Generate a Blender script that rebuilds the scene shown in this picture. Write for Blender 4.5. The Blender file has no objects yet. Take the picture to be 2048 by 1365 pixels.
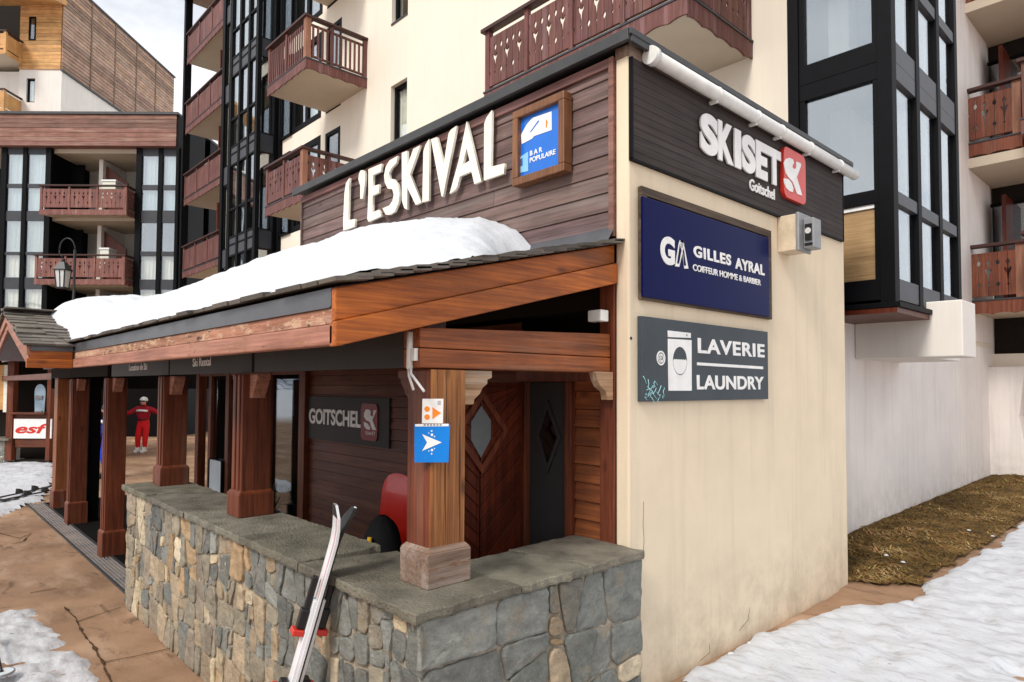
import bpy, bmesh, math, random
from mathutils import Vector, Matrix, noise
random.seed(7)
S = bpy.context.scene
COL = S.collection
R = math.radians
# ------------------------------------------------------------------ camera
F, TILT, ROLL, HEAD, PX, PY, EYE = 1326.94, .0368, .0046, -.8203, 1024.0, 724.2, 2.1
FW = Vector((math.sin(HEAD)*math.cos(TILT), math.cos(HEAD)*math.cos(TILT), math.sin(TILT)))
_r0 = Vector((math.cos(HEAD), -math.sin(HEAD), 0)); _u0 = _r0.cross(FW)
RT = math.cos(ROLL)*_r0 + math.sin(ROLL)*_u0
UP = -math.sin(ROLL)*_r0 + math.cos(ROLL)*_u0
CP = Vector((0, 0, EYE))
cd = bpy.data.cameras.new('camera'); cam = bpy.data.objects.new('camera', cd); COL.objects.link(cam)
cd.sensor_width = 36; cd.lens = 36*F/2048; cd.shift_y = 41.7/2048; cd.clip_start = .05; cd.clip_end = 3000
cam.matrix_world = Matrix(((RT.x, UP.x, -FW.x, CP.x), (RT.y, UP.y, -FW.y, CP.y), (RT.z, UP.z, -FW.z, CP.z), (0, 0, 0, 1)))
S.camera = cam
# ------------------------------------------------------------------ world, sun, exposure
SUN_EL, SUN_AZ = 44, 170          # azimuth, degrees clockwise from +Y: the light comes from in front of the shop
W = bpy.data.worlds.new('World'); S.world = W; W.use_nodes = True
nt = W.node_tree; nt.nodes.clear()
wo = nt.nodes.new('ShaderNodeOutputWorld'); bg = nt.nodes.new('ShaderNodeBackground')
sky = nt.nodes.new('ShaderNodeTexSky'); sky.sky_type = 'NISHITA'; sky.sun_disc = False
sky.sun_elevation = R(SUN_EL); sky.sun_rotation = R(SUN_AZ); sky.altitude = 1800
tc = nt.nodes.new('ShaderNodeTexCoord')
mp = nt.nodes.new('ShaderNodeMapping'); mp.inputs['Scale'].default_value = (1.2, 1.2, 2.6)
nz = nt.nodes.new('ShaderNodeTexNoise'); nz.inputs['Scale'].default_value = 2.3; nz.inputs['Detail'].default_value = 7; nz.inputs['Roughness'].default_value = .6
rp = nt.nodes.new('ShaderNodeValToRGB'); rp.color_ramp.elements[0].position = .22; rp.color_ramp.elements[1].position = .47; rp.color_ramp.elements[0].color = (.42, .42, .42, 1)
cl = nt.nodes.new('ShaderNodeMix'); cl.data_type = 'RGBA'
cl.inputs['B'].default_value = (10.2, 10.4, 10.8, 1)
nt.links.new(tc.outputs['Generated'], mp.inputs['Vector']); nt.links.new(mp.outputs['Vector'], nz.inputs['Vector'])
nt.links.new(nz.outputs['Fac'], rp.inputs['Fac']); nt.links.new(rp.outputs['Color'], cl.inputs['Factor'])
nt.links.new(sky.outputs['Color'], cl.inputs['A']); nt.links.new(cl.outputs['Result'], bg.inputs['Color'])
bg.inputs['Strength'].default_value = .085
nt.links.new(bg.outputs['Background'], wo.inputs['Surface'])
ld = bpy.data.lights.new('sun', 'SUN'); ld.energy = 2.1; ld.angle = R(16); ld.color = (1, .95, .88)
sun = bpy.data.objects.new('sun', ld); COL.objects.link(sun)
sd_ = Vector((math.sin(R(SUN_AZ))*math.cos(R(SUN_EL)), math.cos(R(SUN_AZ))*math.cos(R(SUN_EL)), math.sin(R(SUN_EL))))
sun.rotation_euler = sd_.to_track_quat('Z', 'Y').to_euler(); sun.location = (0, -5, 30)
S.view_settings.view_transform = 'Standard'; S.view_settings.look = 'None'; S.view_settings.gamma = 1
S.view_settings.exposure = 0.44
S.cycles.use_denoising = True
S.cycles.max_bounces = 8; S.cycles.transparent_max_bounces = 12

# ------------------------------------------------------------------ measuring helpers (photo pixel to point on a plane)
def ray(x, y): return FW + RT*((x-PX)/F) - UP*((y-PY)/F)
def onx(x, y, c): d = ray(x, y); return CP + d*((c-CP.x)/d.x)
def ony(x, y, c): d = ray(x, y); return CP + d*((c-CP.y)/d.y)
def onz(x, y, c): d = ray(x, y); return CP + d*((c-CP.z)/d.z)
FH = Vector((math.sin(HEAD), math.cos(HEAD), 0)); RH = Vector((math.cos(HEAD), -math.sin(HEAD), 0))
def fro(x, y, l):                      # (lateral, height) on an upright plane facing the camera direction, l metres off
    d = ray(x, y); p = CP + d*(l/d.dot(FH)); return p.dot(RH), p.z
def ss(t): t = max(0., min(1., t)); return t*t*(3-2*t)
def nz3(x, y, z=0): return noise.noise(Vector((x, y, z)))
def frac(x, y, z=0, o=4): return noise.fractal(Vector((x, y, z)), 1.0, 2.0, o)

# ------------------------------------------------------------------ materials
MATS = {}
def newmat(name):
    m = bpy.data.materials.new(name); m.use_nodes = True; MATS[name] = m
    n = m.node_tree; b = n.nodes['Principled BSDF']; return m, n, b
def N(n, t, **k):
    o = n.nodes.new('ShaderNode'+t)
    for a, v in k.items():
        if a in o.inputs: o.inputs[a].default_value = v
        else: setattr(o, a, v)
    return o
def mixc(n, fac, a, b, mode='MIX'):
    x = n.nodes.new('ShaderNodeMix'); x.data_type = 'RGBA'; x.blend_type = mode
    for s, v in (('Factor', fac), ('A', a), ('B', b)):
        if hasattr(v, 'is_linked') or hasattr(v, 'links'): n.links.new(v, x.inputs[s])
        else: x.inputs[s].default_value = v if s == 'Factor' else (*v, 1) if len(v) == 3 else v
    return x.outputs['Result']
def ramp(n, src, p0, p1, c0=(0, 0, 0), c1=(1, 1, 1)):
    r = n.nodes.new('ShaderNodeValToRGB'); e = r.color_ramp.elements
    e[0].position = p0; e[1].position = p1; e[0].color = (*c0, 1); e[1].color = (*c1, 1)
    n.links.new(src, r.inputs['Fac']); return r.outputs['Color']
def coords(n, scale=(1, 1, 1), rot=(0, 0, 0)):
    t = n.nodes.new('ShaderNodeTexCoord'); m = n.nodes.new('ShaderNodeMapping')
    m.inputs['Scale'].default_value = scale; m.inputs['Rotation'].default_value = rot
    n.links.new(t.outputs['Object'], m.inputs['Vector']); return m.outputs['Vector']
def tex(n, vec, scale, detail=5, rough=.55, dist=0):
    x = N(n, 'TexNoise', Scale=scale, Detail=detail, Roughness=rough, Distortion=dist); n.links.new(vec, x.inputs['Vector']); return x.outputs['Fac']
def bump(n, b, src, strength=.3, dist=.01):
    u = N(n, 'Bump', Strength=strength, Distance=dist); n.links.new(src, u.inputs['Height']); n.links.new(u.outputs['Normal'], b.inputs['Normal'])
def tinted(n, colr):
    a = n.nodes.new('ShaderNodeAttribute'); a.attribute_name = 'tint'
    return mixc(n, 1.0, colr, a.outputs['Color'], 'MULTIPLY')
def M_plain(name, c, rough=.7, var=.12, sc=6, bs=.15, bd=.004, spec=.4, metal=0, streak=0, coat=0, chips=0):
    m, n, b = newmat(name)
    v = coords(n); t = tex(n, v, sc, 6, .6)
    c0 = tuple(x*(1-var) for x in c); c1 = tuple(min(1, x*(1+var)) for x in c)
    colr = ramp(n, t, .3, .7, c0, c1)
    if streak:
        v2 = coords(n, (6, 6, .35)); t2 = tex(n, v2, 1.2, 5, .6)
        colr = mixc(n, ramp(n, t2, .50, .80), colr, tuple(x*(1-streak) for x in c))
    if chips:
        sx = n.nodes.new('ShaderNodeSeparateXYZ'); n.links.new(v, sx.inputs[0])
        mr = N(n, 'MapRange', **{'From Min': .15, 'From Max': 1.0, 'To Min': 1., 'To Max': 0.}); n.links.new(sx.outputs['Z'], mr.inputs['Value'])
        sp_ = N(n, 'Math', operation='MULTIPLY'); n.links.new(mr.outputs[0], sp_.inputs[0]); n.links.new(ramp(n, tex(n, v, 5, 8, .7), .40, .72), sp_.inputs[1])
        s2 = N(n, 'Math', operation='MULTIPLY'); s2.inputs[1].default_value = .75; n.links.new(sp_.outputs[0], s2.inputs[0])
        colr = mixc(n, s2.outputs[0], colr, (.34, .27, .19))
        colr = mixc(n, ramp(n, tex(n, coords(n, (1, 1, .7)), 11, 7, .75), .70, .76, (0, 0, 0), (.55, .55, .55)), colr, (.30, .27, .22))
        colr = mixc(n, ramp(n, tex(n, coords(n, (1.3, 1.3, .5)), 1.7, 7, .7), .55, .80, (0, 0, 0), (.22, .22, .22)), colr, (.50, .42, .32))
    n.links.new(tinted(n, colr), b.inputs['Base Color'])
    b.inputs['Roughness'].default_value = rough; b.inputs['Specular IOR Level'].default_value = spec; b.inputs['Metallic'].default_value = metal
    b.inputs['Coat Weight'].default_value = coat
    if bs: bump(n, b, tex(n, v, sc*14, 4, .6), bs, bd)
    m['base'] = 1
    return m
def M_flat(name, c, rough=.5, spec=.4, metal=0, emit=0, coat=0):
    m, n, b = newmat(name); b.inputs['Base Color'].default_value = (*c, 1); b.inputs['Roughness'].default_value = rough
    v = coords(n); t = tex(n, v, 9, 5, .6)
    n.links.new(ramp(n, t, .3, .75, tuple(x*.88 for x in c), tuple(min(1, x*1.06) for x in c)), b.inputs['Base Color'])
    b.inputs['Specular IOR Level'].default_value = spec; b.inputs['Metallic'].default_value = metal; b.inputs['Coat Weight'].default_value = coat
    return m
def M_wood(name, c0, c1, axis, rough=.55, weather=0, wc=(.30, .24, .19), peel=0, pc=(.62, .5, .38), sc=1.0, spec=.35, knots=True, bs=.35):
    m, n, b = newmat(name)
    s = [16*sc]*3; s['xyz'.index(axis)] = .9*sc
    v = coords(n, tuple(s)); t = tex(n, v, 1.6, 8, .62, .4)
    colr = ramp(n, t, .32, .70, c0, c1)
    s2 = [70*sc]*3; s2['xyz'.index(axis)] = 2.2*sc
    fine = tex(n, coords(n, tuple(s2)), 1.0, 4, .6)
    colr = mixc(n, .35, colr, ramp(n, fine, .35, .65, tuple(x*.45 for x in c0), tuple(min(1, x*1.15) for x in c1)))
    if knots:
        kv = [3.2*sc]*3; kv['xyz'.index(axis)] = 1.4*sc
        vo = N(n, 'TexVoronoi', Scale=1.5); n.links.new(coords(n, tuple(kv)), vo.inputs['Vector'])
        colr = mixc(n, ramp(n, vo.outputs['Distance'], .03, .13, (.75, .75, .75), (0, 0, 0)), colr, tuple(x*.3 for x in c0))
    big = tex(n, coords(n), 2.2, 5, .6)
    colr = mixc(n, ramp(n, big, .42, .72, (0, 0, 0), (.45, .45, .45)), colr, tuple(x*.55 for x in c0))
    if weather:
        w = tex(n, coords(n, tuple(x*.35 for x in s)), 1.3, 7, .65)
        colr = mixc(n, ramp(n, w, .58-.22*weather, .80-.22*weather), colr, wc)
    if peel:
        w = tex(n, coords(n, tuple(max(x*.55, 2.6) for x in s)), 2.6, 9, .75)
        colr = mixc(n, ramp(n, w, .56-.10*peel, .60-.10*peel), colr, pc)
        w = tex(n, coords(n, tuple(max(x*.55, 2.4) for x in s)), 3.3, 9, .75)
        colr = mixc(n, ramp(n, w, .62-.08*peel, .66-.08*peel), colr, (.03, .02, .015))
    n.links.new(tinted(n, colr), b.inputs['Base Color'])
    b.inputs['Roughness'].default_value = rough; b.inputs['Specular IOR Level'].default_value = spec
    if bs: bump(n, b, fine, bs, .004)
    return m
def M_glass(name, tint=(.97, .985, .98), f0=.15, rough=.01):
    m, n, b = newmat(name); n.nodes.remove(b)
    lw = N(n, 'LayerWeight', Blend=.5); pw = N(n, 'Math', operation='POWER'); pw.inputs[1].default_value = 5; n.links.new(lw.outputs['Facing'], pw.inputs[0])
    fr = N(n, 'MapRange', **{'To Min': f0, 'To Max': 1.}); n.links.new(pw.outputs[0], fr.inputs['Value']); tr = N(n, 'BsdfTransparent', Color=(*tint, 1)); gl = N(n, 'BsdfGlossy', Roughness=rough, Color=(.92, .96, 1, 1))
    mx = n.nodes.new('ShaderNodeMixShader'); wv = tex(n, coords(n), 1.3, 2, .5)
    u = N(n, 'Bump', Strength=.05, Distance=.02); n.links.new(wv, u.inputs['Height']); n.links.new(u.outputs['Normal'], gl.inputs['Normal'])
    n.links.new(fr.outputs[0], mx.inputs[0]); n.links.new(tr.outputs[0], mx.inputs[1]); n.links.new(gl.outputs[0], mx.inputs[2])
    n.links.new(mx.outputs[0], n.nodes['Material Output'].inputs['Surface']); return m

CREAM = M_plain('cream_plaster', (.745, .62, .455), .85, .06, 1.6, .45, .004, .2, streak=.14, chips=1)
TOWERW = M_plain('pale_plaster', (.78, .70, .585), .85, .04, .7, .15, .004, .2, streak=.07)
GREYW = M_plain('grey_white_plaster', (.78, .72, .68), .9, .07, 1.1, .45, .005, .2, streak=.17, chips=1)
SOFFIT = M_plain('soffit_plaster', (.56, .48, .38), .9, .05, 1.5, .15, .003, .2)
WHITEW = M_plain('white_plaster', (.74, .69, .63), .9, .05, 1.0, .2, .004, .2, streak=.12)
CLAD = M_wood('violet_brown_boards', (.080, .048, .043), (.215, .138, .126), 'x', .65, .35, (.19, .15, .145), knots=True)
CLADS = M_wood('dark_brown_boards', (.020, .013, .011), (.050, .033, .029), 'y', .7, .2, (.07, .055, .05), sc=.8, knots=False)
PORX = M_wood('porch_wood_lengthwise', (.055, .013, .006), (.185, .050, .022), 'x', .5, .1, (.20, .09, .06))
PORY = M_wood('porch_wood_crosswise', (.12, .028, .007), (.43, .122, .030), 'y', .5, .12, (.24, .13, .08))
PORZ = M_wood('porch_wood_upright', (.070, .015, .006), (.235, .060, .024), 'z', .5, .08, (.22, .12, .08))
POSTW = M_wood('weathered_post_wood', (.14, .042, .009), (.46, .190, .054), 'z', .6, .15, (.46, .27, .12))
ORAY = M_wood('orange_rake_wood', (.20, .042, .006), (.62, .170, .022), 'y', .5, .25, (.13, .045, .016))
SALM = M_wood('salmon_fascia_wood', (.26, .100, .065), (.52, .24, .165), 'x', .6, .25, (.46, .27, .19), peel=.02, pc=(.30, .13, .07))
PEEL = M_wood('peeling_fascia_wood', (.22, .085, .045), (.46, .22, .13), 'x', .7, .5, (.5, .34, .24), peel=.35, pc=(.48, .32, .20))
GREYWD = M_wood('bare_grey_wood', (.13, .075, .050), (.36, .25, .185), 'y', .8, .45, (.33, .27, .23), peel=.05, pc=(.19, .10, .06), sc=1.6)
BALC = M_wood('balcony_wood', (.085, .028, .022), (.205, .078, .066), 'z', .6, .2, (.26, .15, .15), knots=False)
BALR = M_wood('red_balcony_wood', (.11, .026, .012), (.27, .080, .040), 'z', .55, .15, (.26, .12, .08), knots=False)
RAILD = M_wood('dark_rail_wood', (.030, .011, .009), (.085, .030, .024), 'x', .55, knots=False)
DOORW = M_wood('red_door_wood', (.045, .007, .003), (.165, .030, .010), 'z', .4, knots=False)
TAN = M_wood('tan_panel_wood', (.34, .20, .085), (.58, .38, .19), 'x', .5, knots=False)
CHAL = M_wood('grey_brown_shingle_boards', (.17, .095, .062), (.56, .375, .265), 'y', .8, .30, (.30, .24, .20), knots=False)
CHALO = M_wood('honey_chalet_boards', (.42, .19, .060), (.78, .44, .17), 'x', .6, knots=False)
PARA = M_wood('parapet_boards', (.13, .055, .038), (.32, .155, .115), 'x', .65, .3, (.34, .22, .17), knots=False)
SLATE = M_plain('grey_brown_slate', (.115, .098, .082), .75, .35, 5, .5, .006, .35)
CAPS = M_plain('cap_slate', (.185, .165, .130), .8, .45, 4.5, 1.0, .02, .3)
GRATEM = M_plain('worn_grate_metal', (.26, .25, .25), .5, .2, 6, .1, .002, .5, .4)
METAL = M_plain('grey_zinc', (.115, .118, .128), .42, .15, 5, .05, .002, .5, .55)
DMETAL = M_plain('dark_flashing', (.050, .050, .052), .5, .2, 6, .08, .002, .5, .3)
BLACKF = M_plain('black_frame', (.0035, .0035, .0045), .55, .2, 6, 0, 0, .10)
SPAND = M_plain('spandrel_grey', (.042, .044, .052), .45, .15, 4, 0, 0, .4)
BLACKM = M_flat('black_plastic', (.012, .012, .013), .4)
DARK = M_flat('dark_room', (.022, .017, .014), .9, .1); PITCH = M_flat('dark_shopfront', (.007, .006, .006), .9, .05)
ROOM = M_flat('room_wall', (.16, .13, .11), .9, .1)
GLASS = M_glass('window_glass')
GLASSR = M_glass('reflecting_glass', (.86, .90, .90), .27)
GLASSD = M_glass('shop_glass', (.55, .58, .58), .12)
CURT = M_flat('pale_curtain', (.90, .93, .91), .9, .1)
CURTY = M_flat('cream_curtain', (.78, .76, .66), .9, .1)
WPVC = M_flat('white_plastic', (.80, .80, .77), .38, .5)
WPAINT = M_flat('white_paint', (.84, .83, .81), .5)
IVORY = M_flat('ivory_letter_paint', (.86, .80, .68), .6)
REDP = M_flat('red_plate', (.62, .035, .022), .3, .5)
DREDP = M_flat('dark_red_plate', (.22, .022, .035), .4)
NAVY = M_flat('navy_acrylic', (.0008, .003, .062), .22, .07)
RUST = M_wood('rusty_dark_frame', (.035, .022, .014), (.11, .072, .045), 'y', .7, .3, (.16, .12, .08))
SLATEB = M_plain('laundry_board', (.040, .052, .062), .55, .18, 2.5, .1, .002, .4)
CHARC = M_plain('charcoal_board', (.030, .028, .028), .6, .15, 3, .05, .002, .4)
SKYB = M_flat('sky_blue_sign', (.003, .20, .66), .4, .3)
BLUEP = M_flat('blue_poster', (.008, .15, .62), .3, .5)
CYAN = M_flat('cyan_scribble', (.42, .80, .82), .6)
ORANGE = M_flat('orange_marking', (.86, .25, .015), .5)
CONC = M_flat('grey_lamp_metal', (.30, .30, .31), .5, .5, .4)
REDC = M_flat('red_cloth', (.72, .016, .020), .75, .2)
DREDC = M_flat('dark_red_cloth', (.36, .010, .022), .75, .2)
BLUEC = M_flat('blue_cloth', (.015, .05, .52), .75, .2)
SKIN = M_flat('skin', (.55, .33, .24), .6, .3)
SKIW = M_flat('white_ski_top', (.78, .78, .80), .25, .5, coat=.3)
SKIR = M_flat('red_ski_edge', (.66, .10, .12), .3, .5)
SKIP = M_flat('pink_ski_band', (.62, .33, .37), .3, .5)
REDB = M_flat('red_board', (.80, .020, .008), .25, .5, coat=.3)
GREEN = M_flat('green_pipe', (.035, .075, .060), .5, .4)
PLANT = M_flat('plant_leaf', (.055, .10, .035), .6, .3)
SURFB = M_flat('pale_blue_board', (.42, .56, .68), .4, .4)

def M_snow(name, c=(.60, .62, .65), dirt=.0, sc=3):
    m, n, b = newmat(name); v = coords(n)
    colr = ramp(n, tex(n, v, sc, 7, .65), .3, .7, tuple(x*.93 for x in c), c)
    if dirt:
        d = tex(n, coords(n, (2.4, 7.0, 4), (0, 0, R(38))), 1.6, 9, .70)
        colr = mixc(n, ramp(n, d, .60-.16*dirt, .84-.12*dirt), colr, (.30, .285, .285))
        d = tex(n, coords(n, (1, 1, 1)), 22, 5, .7)
        colr = mixc(n, ramp(n, d, .70-.08*dirt, .78-.08*dirt), colr, (.24, .20, .17))
    n.links.new(colr, b.inputs['Base Color']); b.inputs['Roughness'].default_value = .65; b.inputs['Specular IOR Level'].default_value = .25
    b.inputs['Subsurface Weight'].default_value = .0
    bump(n, b, tex(n, v, 28, 6, .7), .45 if dirt else .40, .022); return m
SNOW = M_snow('clean_snow'); SNOWD = M_snow('trodden_snow', (.56, .575, .61), .66); SNOWG = M_snow('grey_slush', (.56, .555, .57), 1.05)

def M_ground():
    m, n, b = newmat('brown_pavement'); v = coords(n)
    c = ramp(n, tex(n, v, 1.1, 8, .65), .30, .70, (.17, .092, .050), (.37, .225, .135))
    c = mixc(n, ramp(n, tex(n, coords(n, (.6, 1.6, 1), (0, 0, .7)), 1.4, 6, .6), .50, .72), c, (.44, .295, .20))
    c = mixc(n, ramp(n, tex(n, coords(n, (1, 3, 1), (0, 0, -.5)), 1.7, 7, .65, .8), .58, .66, (0, 0, 0), (.7, .7, .7)), c, (.095, .055, .034))
    c = mixc(n, ramp(n, tex(n, v, 90, 4, .7), .58, .75, (0, 0, 0), (.5, .5, .5)), c, (.60, .48, .38))
    vo = N(n, 'TexVoronoi', feature='DISTANCE_TO_EDGE', Scale=.55); n.links.new(coords(n, (1, 1.3, 0), (0, 0, .25)), vo.inputs['Vector'])
    wob = N(n, 'VectorMath', operation='ADD')
    crack = ramp(n, vo.outputs['Distance'], .002, .007, (1, 1, 1), (0, 0, 0))
    c = mixc(n, ramp(n, tex(n, v, .8, 3, .5), .56, .70), c, mixc(n, crack, c, (.05, .03, .02)))
    ln = n.nodes.new('ShaderNodeVectorMath'); ln.operation = 'LENGTH'; n.links.new(v, ln.inputs[0])
    far = N(n, 'MapRange', **{'From Min': 36., 'From Max': 46.}); n.links.new(ln.outputs['Value'], far.inputs['Value'])
    c = mixc(n, far.outputs['Result'], c, (.80, .81, .84))
    n.links.new(c, b.inputs['Base Color']); b.inputs['Roughness'].default_value = .8; b.inputs['Specular IOR Level'].default_value = .3
    bump(n, b, tex(n, v, 60, 6, .7), .5, .008); return m
GROUND = M_ground()

def M_stone():
    m, n, b = newmat('rubble_stone'); v = coords(n)
    a = n.nodes.new('ShaderNodeAttribute'); a.attribute_name = 'tint'
    t = tex(n, coords(n, (7, 7, 11)), 1.4, 9, .68, .5)
    c = mixc(n, 1, a.outputs['Color'], ramp(n, t, .22, .78, (.48, .48, .47), (1.35, 1.30, 1.22)), 'MULTIPLY')
    c = mixc(n, ramp(n, tex(n, v, 5.5, 6, .65), .54, .70, (0, 0, 0), (.6, .6, .6)), c, (.34, .235, .13))
    c = mixc(n, ramp(n, tex(n, v, 38, 5, .7), .56, .74, (0, 0, 0), (.55, .55, .55)), c, (.10, .10, .10))
    c = mixc(n, ramp(n, tex(n, v, 55, 4, .6), .60, .76, (0, 0, 0), (.5, .5, .5)), c, (.52, .50, .46))
    n.links.new(c, b.inputs['Base Color']); b.inputs['Roughness'].default_value = .82; b.inputs['Specular IOR Level'].default_value = .3
    bump(n, b, tex(n, v, 17, 9, .72), 1.0, .035); return m
STONE = M_stone()
MORTAR = M_plain('sandy_mortar', (.47, .40, .31), .95, .45, 13, 1.0, .02, .15)
GRASSB = M_plain('bare_turf', (.135, .082, .030), .95, .5, 3.5, .8, .03, .1)

# ------------------------------------------------------------------ mesh builder and object helpers
class MB:
    def __init__(s): s.v = []; s.f = []; s.c = []; s.sm = []
    def quadring(s): pass
    def face(s, pts, col=(1, 1, 1), smooth=False):
        i = len(s.v); s.v += [Vector(p) for p in pts]; s.f.append(list(range(i, i+len(pts)))); s.c.append(col); s.sm.append(smooth)
    def hexa(s, p, col=(1, 1, 1)):      # p: 4 bottom (ccw from above) then 4 top
        i = len(s.v); s.v += [Vector(q) for q in p]
        for f in ((3, 2, 1, 0), (4, 5, 6, 7), (0, 1, 5, 4), (1, 2, 6, 5), (2, 3, 7, 6), (3, 0, 4, 7)):
            s.f.append([i+k for k in f]); s.c.append(col); s.sm.append(False)
        return s
    def box(s, x0, x1, y0, y1, z0, z1, col=(1, 1, 1)):
        x0, x1 = min(x0, x1), max(x0, x1); y0, y1 = min(y0, y1), max(y0, y1); z0, z1 = min(z0, z1), max(z0, z1)
        return s.hexa([(x0, y0, z0), (x1, y0, z0), (x1, y1, z0), (x0, y1, z0), (x0, y0, z1), (x1, y0, z1), (x1, y1, z1), (x0, y1, z1)], col)
    def bar(s, a, b, w, h, up=(0, 0, 1), col=(1, 1, 1)):
        a, b = Vector(a), Vector(b); d = (b-a).normalized(); sd = d.cross(Vector(up)).normalized(); u = sd.cross(d)
        q = [-sd*w/2-u*h/2, sd*w/2-u*h/2, sd*w/2+u*h/2, -sd*w/2+u*h/2]
        return s.hexa([a+q[0], a+q[1], a+q[2], a+q[3], b+q[0], b+q[1], b+q[2], b+q[3]], col)
    def prism(s, pts, vec, col=(1, 1, 1)):   # closed polygon extruded by vec
        pts = [Vector(p) for p in pts]; vec = Vector(vec); n = len(pts); i = len(s.v)
        s.v += pts + [p+vec for p in pts]
        s.f.append([i+k for k in range(n)][::-1]); s.f.append([i+n+k for k in range(n)]); s.c += [col]*2; s.sm += [False]*2
        for k in range(n): s.f.append([i+k, i+(k+1) % n, i+n+(k+1) % n, i+n+k]); s.c.append(col); s.sm.append(False)
        return s
    def tube(s, path, r, n=10, col=(1, 1, 1), caps=True):
        path = [Vector(p) for p in path]; rs = r if isinstance(r, (list, tuple)) else [r]*len(path)
        i = len(s.v); ref = None
        for k, p in enumerate(path):
            d = (path[min(k+1, len(path)-1)]-path[max(k-1, 0)]).normalized()
            if ref is None: ref = d.orthogonal().normalized()
            ref = (ref-d*ref.dot(d)).normalized(); b = d.cross(ref)
            for j in range(n):
                a = 2*math.pi*j/n; s.v.append(p+(ref*math.cos(a)+b*math.sin(a))*rs[k])
        for k in range(len(path)-1):
            for j in range(n):
                s.f.append([i+k*n+j, i+k*n+(j+1) % n, i+(k+1)*n+(j+1) % n, i+(k+1)*n+j]); s.c.append(col); s.sm.append(True)
        if caps:
            s.f.append([i+j for j in range(n)][::-1]); s.f.append([i+(len(path)-1)*n+j for j in range(n)]); s.c += [col]*2; s.sm += [False]*2
        return s
    def grid(s, P, col=(1, 1, 1), smooth=True):   # P[i][j] points, None = hole
        idx = {}
        for i, r in enumerate(P):
            for j, p in enumerate(r):
                if p is not None: idx[i, j] = len(s.v); s.v.append(Vector(p))
        for i in range(len(P)-1):
            for j in range(len(P[0])-1):
                q = [(i, j), (i+1, j), (i+1, j+1), (i, j+1)]
                if all(k in idx for k in q): s.f.append([idx[k] for k in q]); s.c.append(col); s.sm.append(smooth)
        return s
    def build(s, name, mat, parent=None, bevel=0, fix=True):
        off = parent_loc(parent)
        me = bpy.data.meshes.new(name); me.from_pydata([v-off for v in s.v], [], s.f)
        at = me.attributes.new('tint', 'FLOAT_COLOR', 'CORNER'); buf = []
        for p, c in zip(s.f, s.c): buf += [c[0], c[1], c[2], 1.0]*len(p)
        at.data.foreach_set('color', buf); me.polygons.foreach_set('use_smooth', s.sm); me.materials.append(mat)
        if fix:
            bm = bmesh.new(); bm.from_mesh(me); bmesh.ops.recalc_face_normals(bm, faces=bm.faces); bm.to_mesh(me); bm.free()
        o = bpy.data.objects.new(name, me); COL.objects.link(o); o.parent = parent
        if bevel:
            b = o.modifiers.new('bevel', 'BEVEL'); b.width = bevel; b.segments = 2; b.limit_method = 'ANGLE'; b.angle_limit = R(40); b.harden_normals = False
        return o
LOC = {}
def parent_loc(p):
    v = Vector((0, 0, 0))
    while p is not None and p.parent is not None: p = p.parent
    return LOC.get(p.name, v) if p is not None else v
def tag(o, label, cat, group=None, kind=None):
    if kind: o['kind'] = kind
    if label: o['label'] = label
    if cat: o['category'] = cat
    if group: o['group'] = group
    return o
def thing(name, loc, label, cat, group=None, rotz=0):
    o = bpy.data.objects.new(name, None); COL.objects.link(o); o.location = loc; o.rotation_euler = (0, 0, rotz); o.empty_display_size = .2
    LOC[o.name] = Vector(loc) if not rotz else Vector((0, 0, 0))   # rotated things are built in their own frame
    return tag(o, label, cat, group)
def struct(o): o['kind'] = 'structure'; return o
def dup(root, loc, label=None, group=None, rotz=None):
    def cp(o, par):
        c = o.copy(); COL.objects.link(c); c.parent = par
        for ch in list(o.children): cp(ch, c)
        return c
    r = cp(root, None); r.location = loc
    if rotz is not None: r.rotation_euler = (0, 0, rotz)
    if label: r['label'] = label
    if group: r['group'] = group
    return r
def from_curve(cu, mat, name, parent, M):
    tmp = bpy.data.objects.new('tmp', cu); COL.objects.link(tmp); dg = bpy.context.evaluated_depsgraph_get()
    me = bpy.data.meshes.new_from_object(tmp.evaluated_get(dg)); bpy.data.objects.remove(tmp); bpy.data.curves.remove(cu)
    at = me.attributes.new('tint', 'FLOAT_COLOR', 'CORNER'); at.data.foreach_set('color', [1.0]*(4*len(me.loops)))
    me.name = name; me.transform(M); me.materials.clear(); me.materials.append(mat)
    off = parent_loc(parent); me.transform(Matrix.Translation(-off))
    o = bpy.data.objects.new(name, me); COL.objects.link(o); o.parent = parent; return o
# in-plane frames: (origin, right, up, outward)
def FYP(y): return (Vector((0, y, 0)), Vector((1, 0, 0)), Vector((0, 0, 1)), Vector((0, -1, 0)))
def FXP(x): return (Vector((x, 0, 0)), Vector((0, 1, 0)), Vector((0, 0, 1)), Vector((1, 0, 0)))
def fmat(fr, o=(0, 0), out=0):
    O, u, v, n = fr; p = O+u*o[0]+v*o[1]+n*out
    return Matrix(((u.x, v.x, n.x, p.x), (u.y, v.y, n.y, p.y), (u.z, v.z, n.z, p.z), (0, 0, 0, 1)))
def shape(loops, fr, depth, mat, name, parent, out=0, bevel=0):
    cu = bpy.data.curves.new(name, 'CURVE'); cu.dimensions = '2D'; cu.fill_mode = 'BOTH'; cu.extrude = depth/2; cu.bevel_depth = bevel
    for lp in loops:
        sp = cu.splines.new('POLY'); sp.points.add(len(lp)-1); sp.use_cyclic_u = True
        for p, q in zip(sp.points, lp): p.co = (q[0], q[1], 0, 1)
    return from_curve(cu, mat, name, parent, fmat(fr, (0, 0), out+depth/2))
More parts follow.
